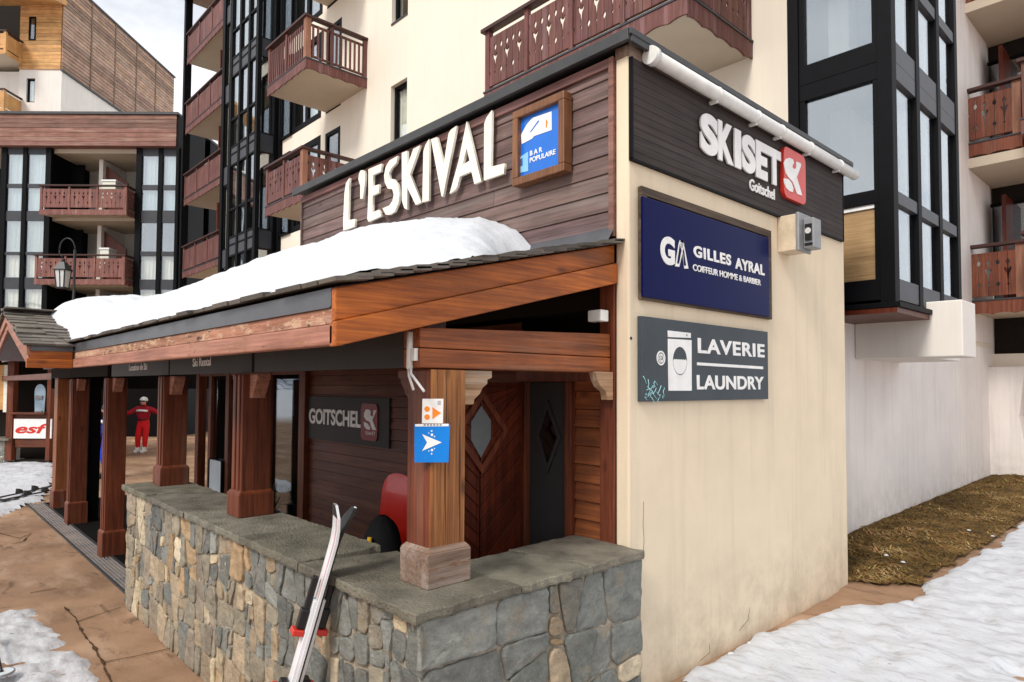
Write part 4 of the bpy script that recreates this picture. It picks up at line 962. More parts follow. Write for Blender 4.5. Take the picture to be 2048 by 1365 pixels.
# white conduit at the beam end
t = thing('white_conduit', (-2.79, 1.8, 2.3), 'white cable conduit ending in two loose wires above the near post', 'conduit')
yc = 1.79; V = lambda x, y: ony(x, y, yc)
m = MB(); m.tube([V(820, 664), V(820, 700), V(819, 738)], .016, 10); m.build('pipe', WPVC, t)
m = MB(); m.tube([V(817, 736), V(818, 752), V(827, 780)], .0065, 7); m.build('wire', WPVC, t)
m = MB(); m.tube([V(822, 736), V(822, 748), V(848, 783)], .0065, 7); m.build('wire', WPVC, t)
m = MB(); a, b = V(825, 697), V(832, 722); m.box(a.x, b.x, yc-.01, yc+.03, b.z, a.z); m.build('clip_box', WPVC, t, .003)
p = onx(1205, 632, -2.575)
t = thing('junction_box', (-2.575, p.y, p.z), 'small white junction box under the roof by the cream wall', 'box')
m = MB(); m.box(-2.66, -2.555, p.y-.04, p.y+.035, p.z-.035, p.z+.035); m.build('body', WPVC, t, .006); m = MB(); m.tube([(-2.61, p.y, p.z-.04), (-2.61, p.y, p.z-.034)], .012, 8); m.build('gland', BLACKM, t)
# ================================================================== balconies
def board(mb, o, ux_, W_, z0, z1, j0, j1, th, nv, col):
    """one fretted board: outline with half cut-outs along both long edges"""
    h = z1-z0
    def edge(j, s):
        if j == 0: t = [(.20, 0), (.235, .020), (.26, .024), (.285, .020), (.32, 0), (.70, 0), (.735, .020), (.765, .024), (.795, .020), (.83, 0)]
        elif j == 1: t = [(.22, 0), (.25, .014), (.28, 0), (.38, .006), (.50, .016), (.56, .042), (.62, .052), (.64, .034), (.58, .006), (.70, .004), (.72, .016), (.765, .026), (.80, .016), (.83, 0)]
        elif j == 2: t = [(.05+.04*k, .006+.006*(k % 2)+.010) for k in range(23)]
        else: t = []
        return [(z0+a*h, d) for a, d in t]
    g = .0035
    L = [(g, z0)]+[(g+d, z) for z, d in edge(j0, 0)]+[(g, z1)]
    Rr = [(W_-g, z0)]+[(W_-g-d, z) for z, d in edge(j1, 1)]+[(W_-g, z1)]
    o = Vector(o); u = Vector(ux_)
    pts = [o+u*a+Vector((0, 0, z)) for a, z in Rr]+[o+u*a+Vector((0, 0, z)) for a, z in L[::-1]]
    mb.prism(pts, Vector(nv)*th, col)
def scallop(mb, o, u, L, z0, z1, th, nv, per=.33, amp=.035, col=(1, 1, 1)):
    o = Vector(o); u = Vector(u); n = max(4, int(L/.04)); pts = []
    for k in range(n+1):
        x = L*k/n; pts.append(o+u*x+Vector((0, 0, z0+amp*abs(math.sin(math.pi*x/per))**.7)))
    pts += [o+u*L+Vector((0, 0, z1)), o+Vector((0, 0, z1))]
    mb.prism(pts, Vector(nv)*th, col)
CORNP = M_wood('lit_corner_post_wood', (.20, .080, .045), (.40, .19, .12), 'z', .6, .1, knots=False)  # paler brown: the lit look of the corner posts is put into the colour
def balcony(parent, x0, x1, y0, y1, z, style, bw=.135, mat=BALC, sides='R', bays=3, strip=True):
    """front at y0, back at wall y1, bottom edge of the fascia at z"""
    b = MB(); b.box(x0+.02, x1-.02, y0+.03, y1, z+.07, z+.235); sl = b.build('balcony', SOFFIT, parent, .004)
    m = MB(); scallop(m, (x0-.01, y0, z), (1, 0, 0), x1-x0+.02, 0, .245, .028, (0, 1, 0))
    if 'R' in sides: scallop(m, (x1+.01, y0+.028, z), (0, 1, 0), y1-y0-.028, 0, .245, .028, (-1, 0, 0))
    if 'L' in sides: scallop(m, (x0-.01, y0+.028, z), (0, 1, 0), y1-y0-.028, 0, .245, .028, (1, 0, 0))
    m.build('fascia_board', mat, sl, .003)
    if strip:
        m = MB(); m.box(x0-.02, x1+.02, y0-.012, y0+.05, z+.246, z+.272)
        if 'R' in sides: m.box(x1-.04, x1+.022, y0+.05, y1, z+.246, z+.272)
        m.build('drip_strip', SPAND, sl)
    # posts
    P_ = 1.10; pz0, pz1 = z+.25, z+1.19
    def pst(x, y, w): m = MB(); m.box(x-w/2, x+w/2, y-w/2, y+w/2, pz0, pz1, shade(.1)); m.build('post', mat if w < .1 else BALR, sl, .004)
    m = MB(); m.box(x1-.125, x1, y0, y0+.125, pz0, pz1); m.build('post', CORNP if mat in (BALC, BALR) else mat, sl, .004)
    if 'L' in sides or style != 'x': pst(x0+.05, y0+.05, .09)
    bx = [x0+.05+(x1-.06-x0-.05)*k/bays for k in range(bays+1)]
    for x in bx[1:-1]: pst(x, y0+.035, .07)
    if 'R' in sides and y1-y0 > .8: pst(x1-.04, y0+(y1-y0)*.42, .07); pst(x1-.04, y1-.05, .08)
    m = MB(); m.box(x0-.05, x1+.04, y0-.045, y0+.10, pz1, pz1+.055)
    if 'R' in sides: m.box(x1-.10, x1+.04, y0+.1, y1, pz1, pz1+.055)
    if 'L' in sides: m.box(x0-.05, x0+.10, y0+.1, y1, pz1, pz1+.055)
    m.build('handrail', RAILD, sl, .004)
    m = MB()
    for zz in (z+.335, z+1.045):
        m.box(x0+.02, x1-.02, y0+.045, y0+.075, zz, zz+.05)
        if 'R' in sides: m.box(x1-.075, x1-.045, y0+.1, y1, zz, zz+.05)
    m.build('rail', mat, sl)
    m = MB(); zb0, zb1 = z+.33, z+1.085
    def run(o, u, L, nv):
        n = max(1, round(L/bw)); w = L/n
        for k in range(n):
            c = shade(.13)
            if style == 'fret': board(m, Vector(o)+Vector(u)*w*k, u, w, zb0, zb1, k % 2, (k+1) % 2, .022, nv, c)
            elif style == 'slat': board(m, Vector(o)+Vector(u)*(w*k+w*.10), u, w*.80, zb0, zb1, 2, 2, .022, nv, c)
            else: board(m, Vector(o)+Vector(u)*w*k, u, w, zb0, zb1, 3, 3, .022, nv, c)
    for a, b_ in zip(bx, bx[1:]): run((a+.035, y0+.022, 0), (1, 0, 0), b_-a-.07, (0, 1, 0))
    if 'R' in sides: run((x1-.022, y0+.13, 0), (0, 1, 0), y1-y0-.16, (-1, 0, 0))
    if 'L' in sides: run((x0+.0, y0+.13, 0), (0, 1, 0), y1-y0-.16, (1, 0, 0))
    m.build('panel', mat, sl)
    return sl
def win_y(parent, x0, x1, z0, z1, y, fw=.06, dep=.05, curtain=None, mull=0, rails=(), name='window', mat=None, glass=None, back=.35):
    """window in a plane facing -Y: frame, pane, curtain and a dark room box behind"""
    m = MB(); ya, yb = y-dep, y+.02
    m.box(x0, x0+fw, ya, yb, z0, z1); m.box(x1-fw, x1, ya, yb, z0, z1); m.box(x0+fw, x1-fw, ya+.002, yb, z0, z0+fw); m.box(x0+fw, x1-fw, ya+.002, yb, z1-fw, z1)
    for k in range(mull): xx = x0+(x1-x0)*(k+1)/(mull+1); m.box(xx-fw/2, xx+fw/2, ya+.004, yb, z0+fw, z1-fw)
    for zz in rails: m.box(x0+fw, x1-fw, ya+.006, yb, zz-fw/2, zz+fw/2)
    w = m.build(name, mat or BLACKF, parent, .003)
    m = MB(); m.box(x0+fw, x1-fw, y-.012, y-.004, z0+fw, z1-fw); m.build('pane', glass or GLASS, w)
    if curtain: curt(w, x0+fw, x1-fw, y+.05, z0+fw, z1-fw, curtain)
    return w
def curt(w, x0, x1, y, z0, z1, c, ax='y'):
    n = max(8, int((x1-x0)/.03)); P = []
    for k in range(n+1):
        a = x0+(x1-x0)*k/n; d = .018*math.sin(k*1.15)+.012*math.sin(k*.37+x0*3)
        P.append([(a, y+d, z) if ax == 'y' else (y+d, a, z) for z in (z0, z1)])
    m = MB(); m.grid(P); m.build('curtain', c, w, fix=False)
def room(parent, x0, x1, y0, y1, z0, z1, mat=None, openside='-y'):
    """five inner faces of a room behind glass"""
    m = MB(); t = .03
    m.box(x0, x1, y1-t, y1, z0, z1); m.box(x0, x1, y0, y1, z0, z0+t); m.box(x0, x1, y0, y1, z1-t, z1)
    m.box(x0, x0+t, y0, y1, z0, z1)
    if openside != 'xy': m.box(x1-t, x1, y0, y1, z0, z1)
    m.build('room', mat or ROOM, parent)

# ================================================================== cream apartment tower
YT = 8.05; FL = [3.35, 6.16, 8.96, 11.75, 14.5, 17.3]      # floor levels (bottom of balcony fascias)
tower = thing('apartment_tower', (-10, 12, 0), 'tall cream apartment block with maroon fretted balconies and black-framed bay windows', 'apartment building')
TOP = 21
# walls with the window openings left out (pieces butted end to end)
m = MB(); wx0, wx1 = -12.69, -12.04
m.box(-15.0, wx0, YT, YT+.3, 0, TOP); m.box(wx1, -3.30, YT, YT+.3, 0, TOP)
for a, b in ((0, 7.42), (8.86, 10.30), (11.68, 13.1), (14.5, TOP)): m.box(wx0, wx1, YT, YT+.3, a, b)
m.build('wall', TOWERW, tower)
for a, b in ((7.42, 8.86), (10.30, 11.68), (13.1, 14.5)):
    win_y(tower, wx0, wx1, a, b, YT+.16, .075, .06, CURTY if a < 8 else None, rails=())
    room(tower, wx0-.3, wx1+.3, YT+.20, YT+1.8, a-.4, b+.3)
m = MB()
for a in (7.42, 10.30, 13.1): m.box(wx0-.0, wx1+.0, YT-.02, YT+.1, a-.045, a-.001)
m.build('window_sill', DMETAL, tower)
# balcony stacks
balcony(tower, -15.80, -13.80, 6.5, YT, FL[1], 'fret', bays=2)
balcony(tower, -15.80, -13.74, 6.5, YT, FL[2]+.17, 'slat', bw=.115, bays=2)
balcony(tower, -15.80, -13.74, 6.5, YT, FL[3]+.20, 'slat', bw=.115, bays=2)
balcony(tower, -7.62, -4.08, 6.5, YT, FL[1]+.17, 'fret', bays=4, mat=BALC)
# glazed strip and doors behind the left balconies
gl = [(-22.9, -22.2), (-22.2, -21.2), (-21.2, -20.2), (-20.2, -19.2), (-19.2, -18.55)]
for k, z in enumerate(FL[:5]):
    zt = FL[k+1]-.02 if k < 5 else z+2.78
    # black glazed door and narrow door opening onto the balcony
    win_y(tower, -18.38, -17.76, z+.20, zt-.25, YT-.03, .05, .05, None, 0, (), glass=GLASSR)
    win_y(tower, -17.75, -16.05, z+.20, zt-.25, YT+.05, .16, .06, None, 1, (), glass=GLASSR)
    if k in (1, 2): curt(tower, -17.0, -16.25, YT+.16, z+.4, zt-.5, CURTY)
    win_y(tower, -15.80, -15.02, z+.20, zt-.30, YT+.05, .10, .05, None)
    room(tower, -18.5, -15.0, YT+.09, YT+2.6, z+.1, zt-.1)
m = MB(); m.box(-16.05, -15.80, YT, YT+.3, 0, TOP)
for z in FL: m.box(-18.40, -16.05, YT, YT+.3, z-.27, z+.20); m.box(-15.80, -15.0, YT, YT+.3, z-.32, z+.20)
m.build('wall', TOWERW, tower)
# glazed bay between the balcony stacks
BY = 7.45; bayx = [-20.75, -20.05, -19.35, -18.75]
m = MB()
for x, w in zip(bayx, (.10, .13, .13, .16)): m.box(x-w/2, x+w/2, BY-.06, BY+.06, 1, TOP)
m.box(-18.80, -18.68, YT-.14, YT+.1, 1, TOP); m.box(-18.50, -18.40, YT-.09, YT+.1, 1, TOP)
bay = m.build('bay_window', BLACKF, tower)
for z in FL:
    m = MB(); m.box(-20.75, -18.75, BY-.03, BY+.05, z-.12, z+.40); m.box(-18.82, -18.74, BY+.06, YT, z-.12, z+.40); m.build('spandrel', SPAND, bay)
    m = MB(); m.box(-20.75, -18.75, BY-.045, BY+.03, z+.18, z+.23); m.box(-20.75, -18.75, BY-.045, BY+.03, z+1.26, z+1.33); m.box(-20.75, -18.75, BY-.045, BY+.03, z+.40, z+.46); m.box(-20.75, -18.75, BY-.045, BY+.03, z-.16, z-.11); m.build('transom', BLACKF, bay)
    m = MB(); m.box(-20.75, -18.75, BY-.005, BY+.005, z+.46, z+2.64); m.box(-18.785, -18.775, BY+.06, YT, z+.46, z+2.64); m.build('pane', GLASSR, bay)
    room(bay, -20.8, -18.8, BY+.06, BY+2.2, z+.3, z+2.7, openside='xy')
    if z < 12: curt(bay, -20.7, -19.9, BY+.12, z+.5, z+2.6, CURTY)
# left loggia stack
m = MB(); m.box(-27.4, -23.1, 9.9, 10.1, 0, TOP); m.box(-23.1, -20.8, YT, 10.1, 0, TOP); m.build('wall', TOWERW, tower)
m = MB(); m.box(-27.45, -27.25, 7.95, 8.2, 0, TOP); m.box(-23.08, -22.86, 7.92, YT-.01, 0, TOP); m.box(-22.2, -22.0, YT-.2, YT-.01, 0, TOP); m.box(-21.55, -21.4, YT-.3, YT-.01, 0, TOP); m.build('black_post', BLACKF, tower)
for z in FL[:6]:
    win_y(tower, -22.84, -22.22, z+.45, z+2.6, YT-.02, .04, .05, CURTY if z in (FL[2], FL[3]) else None); win_y(tower, -21.98, -21.57, z+.45, z+2.6, YT-.02, .04, .05)
    m = MB(); m.box(-22.85, -21.4, YT-.08, YT-.03, z-.15, z+.44); m.build('spandrel', SPAND, tower)
for k, z in enumerate(FL[1:5]):
    balcony(tower, -27.15, -23.12, 8.0, 9.9, z, 'plain', bw=.16, bays=3)
    win_y(tower, -27.0, -25.2, z+.3, z+2.4, 9.86, .10, .05, None, 1)
    m = MB(); m.box(-24.6, -24.52, 8.35, 9.88, z+.27, z+2.5); m.build('screen', DOORW, tower, .004)
m = MB(); m.box(-27.5, -23.0, 7.8, 10.0, FL[5]-.1, FL[5]+1.2); m.build('parapet', CHAL, tower)
# roof mass and flank
m = MB(); m.box(-27.2, -3.02, 10.1, 24, 0, TOP); m.box(-14.98, -3.32, YT+2.0, 10.1, 0, TOP); m.build('core_wall', TOWERW, tower)
# right-hand bay window
RX0, RX1, RY0, RY1 = -3.30, -2.23, 7.35, 9.85
LV = [3.02, 5.50, 7.98, 10.46]
m = MB()
for (x, y, w) in ((RX0+.06, RY0+.05, .12), (RX1-.07, RY0+.07, .14)): m.box(x-w/2, x+w/2, y-w/2, y+w/2, LV[0]-.05, 13)
rb = m.build('bay_window', BLACKF, tower, .004)
m = MB()
for y in (RY0+.86, RY0+1.66, RY1-.06): m = MB(); m.box(RX1-.10, RX1, y-.06, y+.06, LV[0]-.05, 13); m.build('mullion', BLACKF, rb, .003)
for k, z in enumerate(LV):
    t_ = z+2.48
    # front: frame, pane, and tan spandrel panel
    m = MB(); xa, xb = RX0+.12, RX1-.14
    m.box(xa, xb, RY0+.01, RY0+.10, z-.02, z+.20); (m.box(xa, xb, RY0+.012, RY0+.10, z+.985, z+1.13) if k == 0 else None); m.box(xa, xb, RY0+.01, RY0+.10, t_-.20, t_-.022); m.box(xa, xa+.06, RY0+.014, RY0+.1, z+.20, t_-.2); m.box(xb-.05, xb, RY0+.014, RY0+.1, z+.20, t_-.2); m.build('frame', BLACKF, rb, .004)
    if k == 0:
        m = MB(); m.box(xa+.06, xb-.05, RY0+.05, RY0+.08, z+.20, z+.945); m.build('panel', TAN, rb)
        m = MB(); m.box(xa+.06, xb-.05, RY0+.03, RY0+.08, z+.945, z+.985); m.build('panel_trim', WPAINT, rb)
    m = MB(); m.box(xa+.06, xb-.05, RY0+.055, RY0+.063, z+(1.13 if k == 0 else .20), t_-.2); m.build('pane', GLASSR, rb)
    # side: three bays
    ys = [RY0+.14, RY0+.80, RY0+.92, RY0+1.60, RY0+1.72, RY1-.12]
    for a, b in zip(ys[::2], ys[1::2]):
        for q in ((z-.02, z+.20), (z+.98, z+1.11), (t_-.20, t_-.022)): m = MB(); m.box(RX1-.09, RX1-.01, a, b, *q); m.build('spandrel', SPAND, rb, .003)
        for q in ((z+.20, z+.98), (z+1.11, t_-.2)): m = MB(); m.box(RX1-.055, RX1-.047, a, b, *q); m.build('pane', GLASSR, rb)
    m = MB(); m.box(RX0+.02, RX1-.14, RY0+.14, RY1, z-.015, z+.05); m.box(RX0+.02, RX0+.06, RY0+.14, RY1, z+.05, t_-.02); m.box(RX0+.06, RX1-.14, RY1-.05, RY1, z+.05, t_-.02); m.build('room', ROOM, rb)
    curt(rb, RY0+.2, RY0+.55, RX1-.18, z+.25, t_-.25, CURT, 'x'); curt(rb, RY0+1.0, RY0+1.3, RX1-.18, z+.25, t_-.25, CURT, 'x'); curt(rb, RY0+1.75, RY0+2.0, RX1-.18, z+.25, t_-.25, CURT, 'x')
    if k: curt(rb, RX1-.52, RX1-.20, RY0+.2, z+1.1, t_-.25, CURT)
m = MB(); m.box(RX0, RX1+.05, RY0-.03, RY0+1.35, 2.915, 2.968); m.build('bay_sill', BLACKF, rb, .004)
m = MB(); m.box(RX0, RX1+.02, RY0-.02, RY1, 2.86, 2.912); m.build('bay_soffit', DOORW, rb)
# base wall, corbel block and right wing
m = MB(); m.box(-3.6, -3.0, RY0+.75, 15.4, -.3, 2.858); m.box(-3.28, -3.0, YT+.31, 15.4, 2.95, TOP); m.build('base_wall', GREYW, tower)
m = MB(); m.box(-3.0+.003, -1.90, 8.4, 8.95, 2.445, 3.06); m.box(-3.0+.003, -2.3, 8.951, 10.0, 2.445, 2.85); m.build('corbel', WHITEW, tower, .012)
m = MB(); m.prism([(-3.0, 15.0, 2.5), (-2.45, 15.0, 2.5), (-2.55, 15.0, 1.6), (-2.3, 15.0, -.3), (-3.0, 15.0, -.3)], (0, .38, 0)); m.box(-3.0, -1.4, 15.401, 15.8, -.3, 2.2); m.build('buttress', GREYW, tower)
m = MB(); m.box(-3.0, -1.4, 15.2, 15.42, 2.2, 2.75); m.build('wall_band', TOWERW, tower)
m = MB(); m.box(-3.0, -1.4, 15.60, 15.9, 2.75, TOP); m.build('wall', DARK, tower)
for z in (FL[0]+.03, FL[1]+.03, FL[2]+.03):
    balcony(tower, -6, -2.24, 13.9, 15.6, z, 'fret', bays=4, mat=BALR)
    for x in (-3.2, -2.75): win_y(tower, x, x+.42, z+.25, z+2.3, 15.58, .05, .05, CURT if z < 4 else None)
    m = MB(); m.box(-2.72, -2.66, 14.9, 15.58, z+.26, z+2.3); m.build('screen', DOORW, tower)
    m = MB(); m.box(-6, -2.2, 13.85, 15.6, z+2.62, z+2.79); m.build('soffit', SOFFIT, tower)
    balcony(tower, -2.12, -1.45, 13.2, 15.6, z, 'fret', bays=1, mat=BALC, sides='L')

# ================================================================== background block facing the square (own frame)
LB = 27.0
def frame_root(name, l0, d, label, cat):
    p = RH*l0+FH*d
    return thing(name, (p.x, p.y, 0), label, cat, rotz=-HEAD)
lc = -17.5
blk = frame_root('apartment_block', lc, LB, 'wide apartment block with brown board parapet, pale curtained windows and two fretted balconies', 'apartment building')
def lx(px, py=400): return fro(px, py, LB)[0]-lc
def lz(py, px=150): return fro(px, py, LB)[1]
zT, zB = lz(235), lz(297)
m = MB(); z = zB
while z < zT-.02: z2 = min(zT, z+.185); m.box(lx(-160), lx(357), -.30-rnd(0, .012), .1, z, z2-.012, shade(.22)); z = z2
m.build('parapet', PARA, blk, .004)
m = MB(); m.box(lx(-160)-.1, lx(361), -.36, 6, zT, zT+.10); m.build('roof_coping', DMETAL, blk)
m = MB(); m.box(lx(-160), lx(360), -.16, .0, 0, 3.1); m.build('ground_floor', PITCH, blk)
m = MB(); m.box(lx(357), lx(362), -.28, 2, 0, zT); m.box(lx(-160), lx(360), 2.6, 6, 0, zT-.01); m.build('wall', BLACKF, blk)
m = MB(); m.box(lx(-160), lx(356), .1, 2.6, zB-.02, zB+.3); m.build('roof_soffit', SOFFIT, blk)
def gbay(px0, px1, mull, rows, sp, y0=.0, name='bay_window'):
    xs_ = [lx(p) for p in (px0, *mull, px1)]
    m = MB()
    for k, x in enumerate(xs_): w = .085 if 0 < k < len(xs_)-1 else .11; m.box(x-w, x+w, y0-.08, y0+.1, 0, zB)
    b = m.build(name, BLACKF, blk)
    for a, c in sp: m = MB(); m.box(xs_[0]+.1, xs_[-1]-.1, y0-.03, y0+.09, lz(c), lz(a)); m.build('spandrel', SPAND, b)
    for r, (a, c, cu) in enumerate(rows):
        for x0, x1 in zip(xs_, xs_[1:]):
            m = MB(); m.box(x0+.085, x1-.085, y0-.005, y0+.005, lz(c), lz(a)); m.build('pane', GLASSR if a < 450 else GLASS, b)
            if cu: curt(b, x0+.11, x1-.11, y0+.12, lz(c), lz(a), cu)
    m = MB(); m.box(xs_[0], xs_[-1], y0+.5, y0+.55, 0, zB); m.build('room', ROOM, b)
rows = [(310, 369, CURT), (377, 423, CURT), (443, 505, CURTY), (510, 556, CURTY), (579, 640, CURTY), (646, 700, CURTY)]
sp = [(369, 377), (423, 443), (505, 511), (556, 579), (640, 646), (297, 310)]
gbay(8, 97, (50,), rows, sp)
rows2 = [(312, 370, CURT), (379, 421, CURT), (446, 503, None), (512, 559, CURTY), (579, 640, CURTY), (646, 700, None)]
sp2 = [(370, 380), (421, 446), (503, 512), (559, 579), (640, 646), (297, 312)]
gbay(278, 362, (321,), rows2, sp2)
gbay(-150, -85, (-118,), rows, sp)
for a, c, n_, st in ((370, 433, 0, True), (509, 571, 1, True), (644, 705, 2, False)):
    zt_, zb_ = lz(a), lz(c); zt_ = fro(150, a, LB-.55)[1]; lxb = lambda p: fro(p, 400, LB-.55)[0]-lc
    for off in (0,):
        balc = balcony(blk, lxb(79+off)-.12*n_, lxb(253+off), -.55, .15, zt_-1.245, 'fret', bw=.19, bays=3, mat=M_wood('pinkish_balcony_wood', (.14, .048, .036), (.30, .122, .098), 'z', .6, .2, (.34, .2, .18), knots=False) if (n_ == 0 and off == 0) else MATS['pinkish_balcony_wood'], strip=False)
    zz = zt_-1.0
    m = MB(); m.box(lx(97), lx(277), 2.5, 2.6, zz, zz+2.8); m.box(lx(172), lx(180), .8, 2.5, zz, zz+2.5); m.build('loggia_wall', WHITEW, blk)
    m = MB(); m.box(lx(99), lx(128), 1.2, 1.3, zz, zz+2.4); m.box(lx(97), lx(99.5), .1, 2.5, zz, zz+2.6); m.box(lx(268), lx(277), .1, 2.4, zz, zz+2.4); m.build('dark_door', BLACKF, blk)
    m = MB(); m.box(lx(136), lx(164), 2.42, 2.49, zz+.1, zz+2.1); dd = m.build('dark_door', BLACKF, blk); m = MB(); m.box(lx(143), lx(160), 2.40, 2.415, zz+.9, zz+1.9); m.build('pane', GLASS, dd)
    m = MB(); y_ = 1.0; m.prism([(lx(180.5), y_, zz+.2), (lx(226), y_, zz+.2), (lx(226), y_, zz+1.55), (lx(180.5), y_, zz+2.3)], (0, .07, 0)); m.build('screen', DOORW, blk)
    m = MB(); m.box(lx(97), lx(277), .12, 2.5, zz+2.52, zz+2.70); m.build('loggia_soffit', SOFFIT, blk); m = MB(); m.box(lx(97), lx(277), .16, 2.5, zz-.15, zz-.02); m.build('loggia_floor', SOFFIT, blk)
for a, (p0, p1) in (('box', (205, 232)), ('box', (204, 222))):
    k = a and (370 if p0 == 205 else 506)
    t = thing('storage_box', RH*((lx(p0)+lx(p1))/2+lc)+FH*(LB+.2)+Vector((0, 0, lz(k)-.6)), 'pale lidded box behind the '+('upper' if k == 370 else 'lower')+' balcony rail of the far apartment block', 'box', rotz=-HEAD)
    m = MB(); w = (lx(p1)-lx(p0))/2; m.box(-w, w, -.25, .25, 0, .72); m.build('body', CURTY, t, .02); m = MB(); m.box(-w-.03, w+.03, -.28, .28, .721, .80); m.build('lid', WPVC, t, .015)

# upper chalet building far behind
CH = 34.0; cc0 = -27.0
chal = frame_root('chalet_building', cc0, CH, 'large chalet building with honey timber front and long grey-brown boarded flank above the block', 'building')
def cx_(px, py=100): return fro(px, py, CH)[0]-cc0
def cz_(py, px=60): return fro(px, py, CH)[1]
xr = cx_(125); zt = fro(125, -43, CH)[1]; zw = cz_(140, 125); zw2 = fro(345, 232, 45)[1]
m = MB(); m.box(-14, xr-.3, .25, 11, 0, zw); m.build('wall', WHITEW, chal)
m = MB(); m.box(xr-.3, xr, 0, 11.2, 0, zw-.0); m.box(cx_(40), xr-.3, 0, .25, 0, cz_(205)); m.box(cx_(72), xr-.3, 0, .25, cz_(205), cz_(157)); m.box(cx_(40), cx_(55), 0, .25, cz_(205), cz_(157)); m.box(cx_(40), xr-.3, 0, .25, cz_(157), zw); m.build('wall', WHITEW, chal)
m = MB(); z = zw
while z < zt:
    z2 = min(zt, z+.20)
    m.hexa([(xr, -.05, z), (xr+.06, -.05, z), (xr+.06, 11.2, z), (xr, 11.2, z), (xr, -.05, z2-.01), (xr+.03, -.05, z2-.01), (xr+.03, 11.2, z2-.01), (xr, 11.2, z2-.01)], shade(.35)); z = z2
for y in (2.2, 4.4, 6.6, 8.8): m.box(xr+.02, xr+.075, y, y+.10, zw, zt, (.6, .6, .6))
m.build('flank_boards', CHAL, chal)
m = MB(); m.box(xr-.02, xr+.10, -.08, 11.3, zw-.09, zw); m.build('flank_trim', DMETAL, chal); m = MB(); m.box(xr-.02, xr+.10, -.08, 11.3, zt, zt+.1); m.build('roof_trim', DMETAL, chal)
m = MB(); z = zw
for z0, z1, a, b in ((zw, cz_(82), cx_(40), xr-.05), (cz_(82), cz_(35), cx_(40), cx_(58)), (cz_(82), cz_(35), cx_(72), xr-.05), (cz_(35), zt, cx_(40), xr-.05)):
    z = z0
    while z < z1-.01: z2 = min(z1, z+.19); m.box(a, b, -.04-rnd(0, .015), .2, z, z2-.012, shade(.2)); z = z2
m.build('front_boards', CHALO, chal)
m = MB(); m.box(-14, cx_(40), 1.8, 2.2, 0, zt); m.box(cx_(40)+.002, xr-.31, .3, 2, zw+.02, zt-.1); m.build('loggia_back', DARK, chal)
m = MB(); m.hexa([(-14, -1.4, cz_(22)), (xr+.1, -1.4, cz_(22)), (xr+.1, .1, cz_(10)), (-14, .1, cz_(10)), (-14, -1.4, cz_(14)), (xr+.1, -1.4, cz_(14)), (xr+.1, .1, cz_(0)), (-14, .1, cz_(0))]); m.build('eave', CHALO, chal)
for a, b in ((75, 132), (195, 245)):
    balcony(chal, cx_(-60), cx_(47), -1.2, 1.8, cz_(b), 'plain', bw=.2, bays=4, mat=CHALO, strip=False)
win_y(chal, cx_(58), cx_(72), cz_(82), cz_(35), -.02, .07, .05, None)
win_y(chal, cx_(55), cx_(72), cz_(205), cz_(157), .14, .08, .05, CURT)
m = MB(); m.box(cx_(45), xr-.35, .9, 1.0, zw-8, zt-.2); m.build('room', ROOM, chal)
# ================================================================== square at the left: ticket hut, lamp, pipe
HT = 17.5; hc = -13.0
hut = frame_root('ticket_hut', hc, HT, 'dark timber ski school hut with a white esf sign board under its open counter', 'hut')
def hx(px, py=850): return fro(px, py, HT)[0]-hc
def hz(py, px=60): return fro(px, py, HT)[1]
m = MB(); m.box(hx(16), hx(29), -.08, .10, .1, 2.9); m.box(hx(96), hx(104), -.08, .1, .1, 2.9); m.build('post', PORZ, hut, .008)
m = MB(); m.box(hx(29), hx(96), -.02, .04, hz(838), hz(826)); m.box(hx(32), hx(96), -.02, .04, hz(895), hz(876)); m.box(hx(29), hx(96), -.01, .04, hz(876), hz(838)); m.box(hx(27), hx(96), -.16, .06, hz(829), hz(825)); m.build('counter', PORX, hut, .005)
m = MB(); m.box(hx(-140), hx(112), .9, 3.2, 0, 3.0); m.box(hx(29), hx(96), .05, .9, 0, .1); m.build('wall', DARK, hut)
m = MB(); m.hexa([(hx(-150), -.5, 2.7), (hx(118), -.5, 2.7), (hx(118), 3.4, 3.3), (hx(-150), 3.4, 3.3), (hx(-150), -.5, 2.85), (hx(118), -.5, 2.85), (hx(118), 3.4, 3.45), (hx(-150), 3.4, 3.45)]); m.build('roof', DOORW, hut)
m = MB(); m.box(hx(6), hx(16), -.02, .3, hz(825), 2.6); m.build('pale_panel', CURTY, hut); m = MB(); m.box(hx(-40), hx(5.5), .0, .3, hz(820), 2.6); m.build('orange_panel', CHALO, hut)
m = MB(); stones(m, hx(14)-hx(-60), hz(881), (Vector((hx(-60), -.1, 0)), Vector((1, 0, 0)), Vector((0, 0, 1)), Vector((0, -1, 0))), .26, 1, 5, lambda x, y: .5); m.box(hx(-60), hx(14), -.1, .5, 0, hz(881)); m.build('plinth', STONE, hut)
m = MB(); m.box(hx(-62), hx(28), -.18, .5, hz(881)+.002, hz(877)); m.build('plinth_cap', CAPS, hut)
t = thing('ski_school_sign', RH*(hx(62)+hc)+FH*(HT-.06)+Vector((0, 0, 1.0)), 'white sign with red italic letters esf on the hut counter', 'sign', rotz=-HEAD)
w = hx(107)-hx(31.5); x0 = hx(31.5)-hx(62); z0, z1 = hz(877)-1.0, hz(838)-1.0
m = MB(); m.box(x0, x0+w, -.01, .02, z0, z1); pn = m.build('panel', WPAINT, t, .003)
text('esf', (Vector((0, -.011, 0)), Vector((1, 0, 0)), Vector((0, 0, 1)), Vector((0, -1, 0))), x0+.05, x0+w-.08, z0+(z1-z0)*.26, z0+(z1-z0)*.76, .006, REDP, 'lettering', pn, bold=.025, shear=.3)
def local(l, d, z=0): p = RH*l+FH*d; return Vector((p.x, p.y, z))
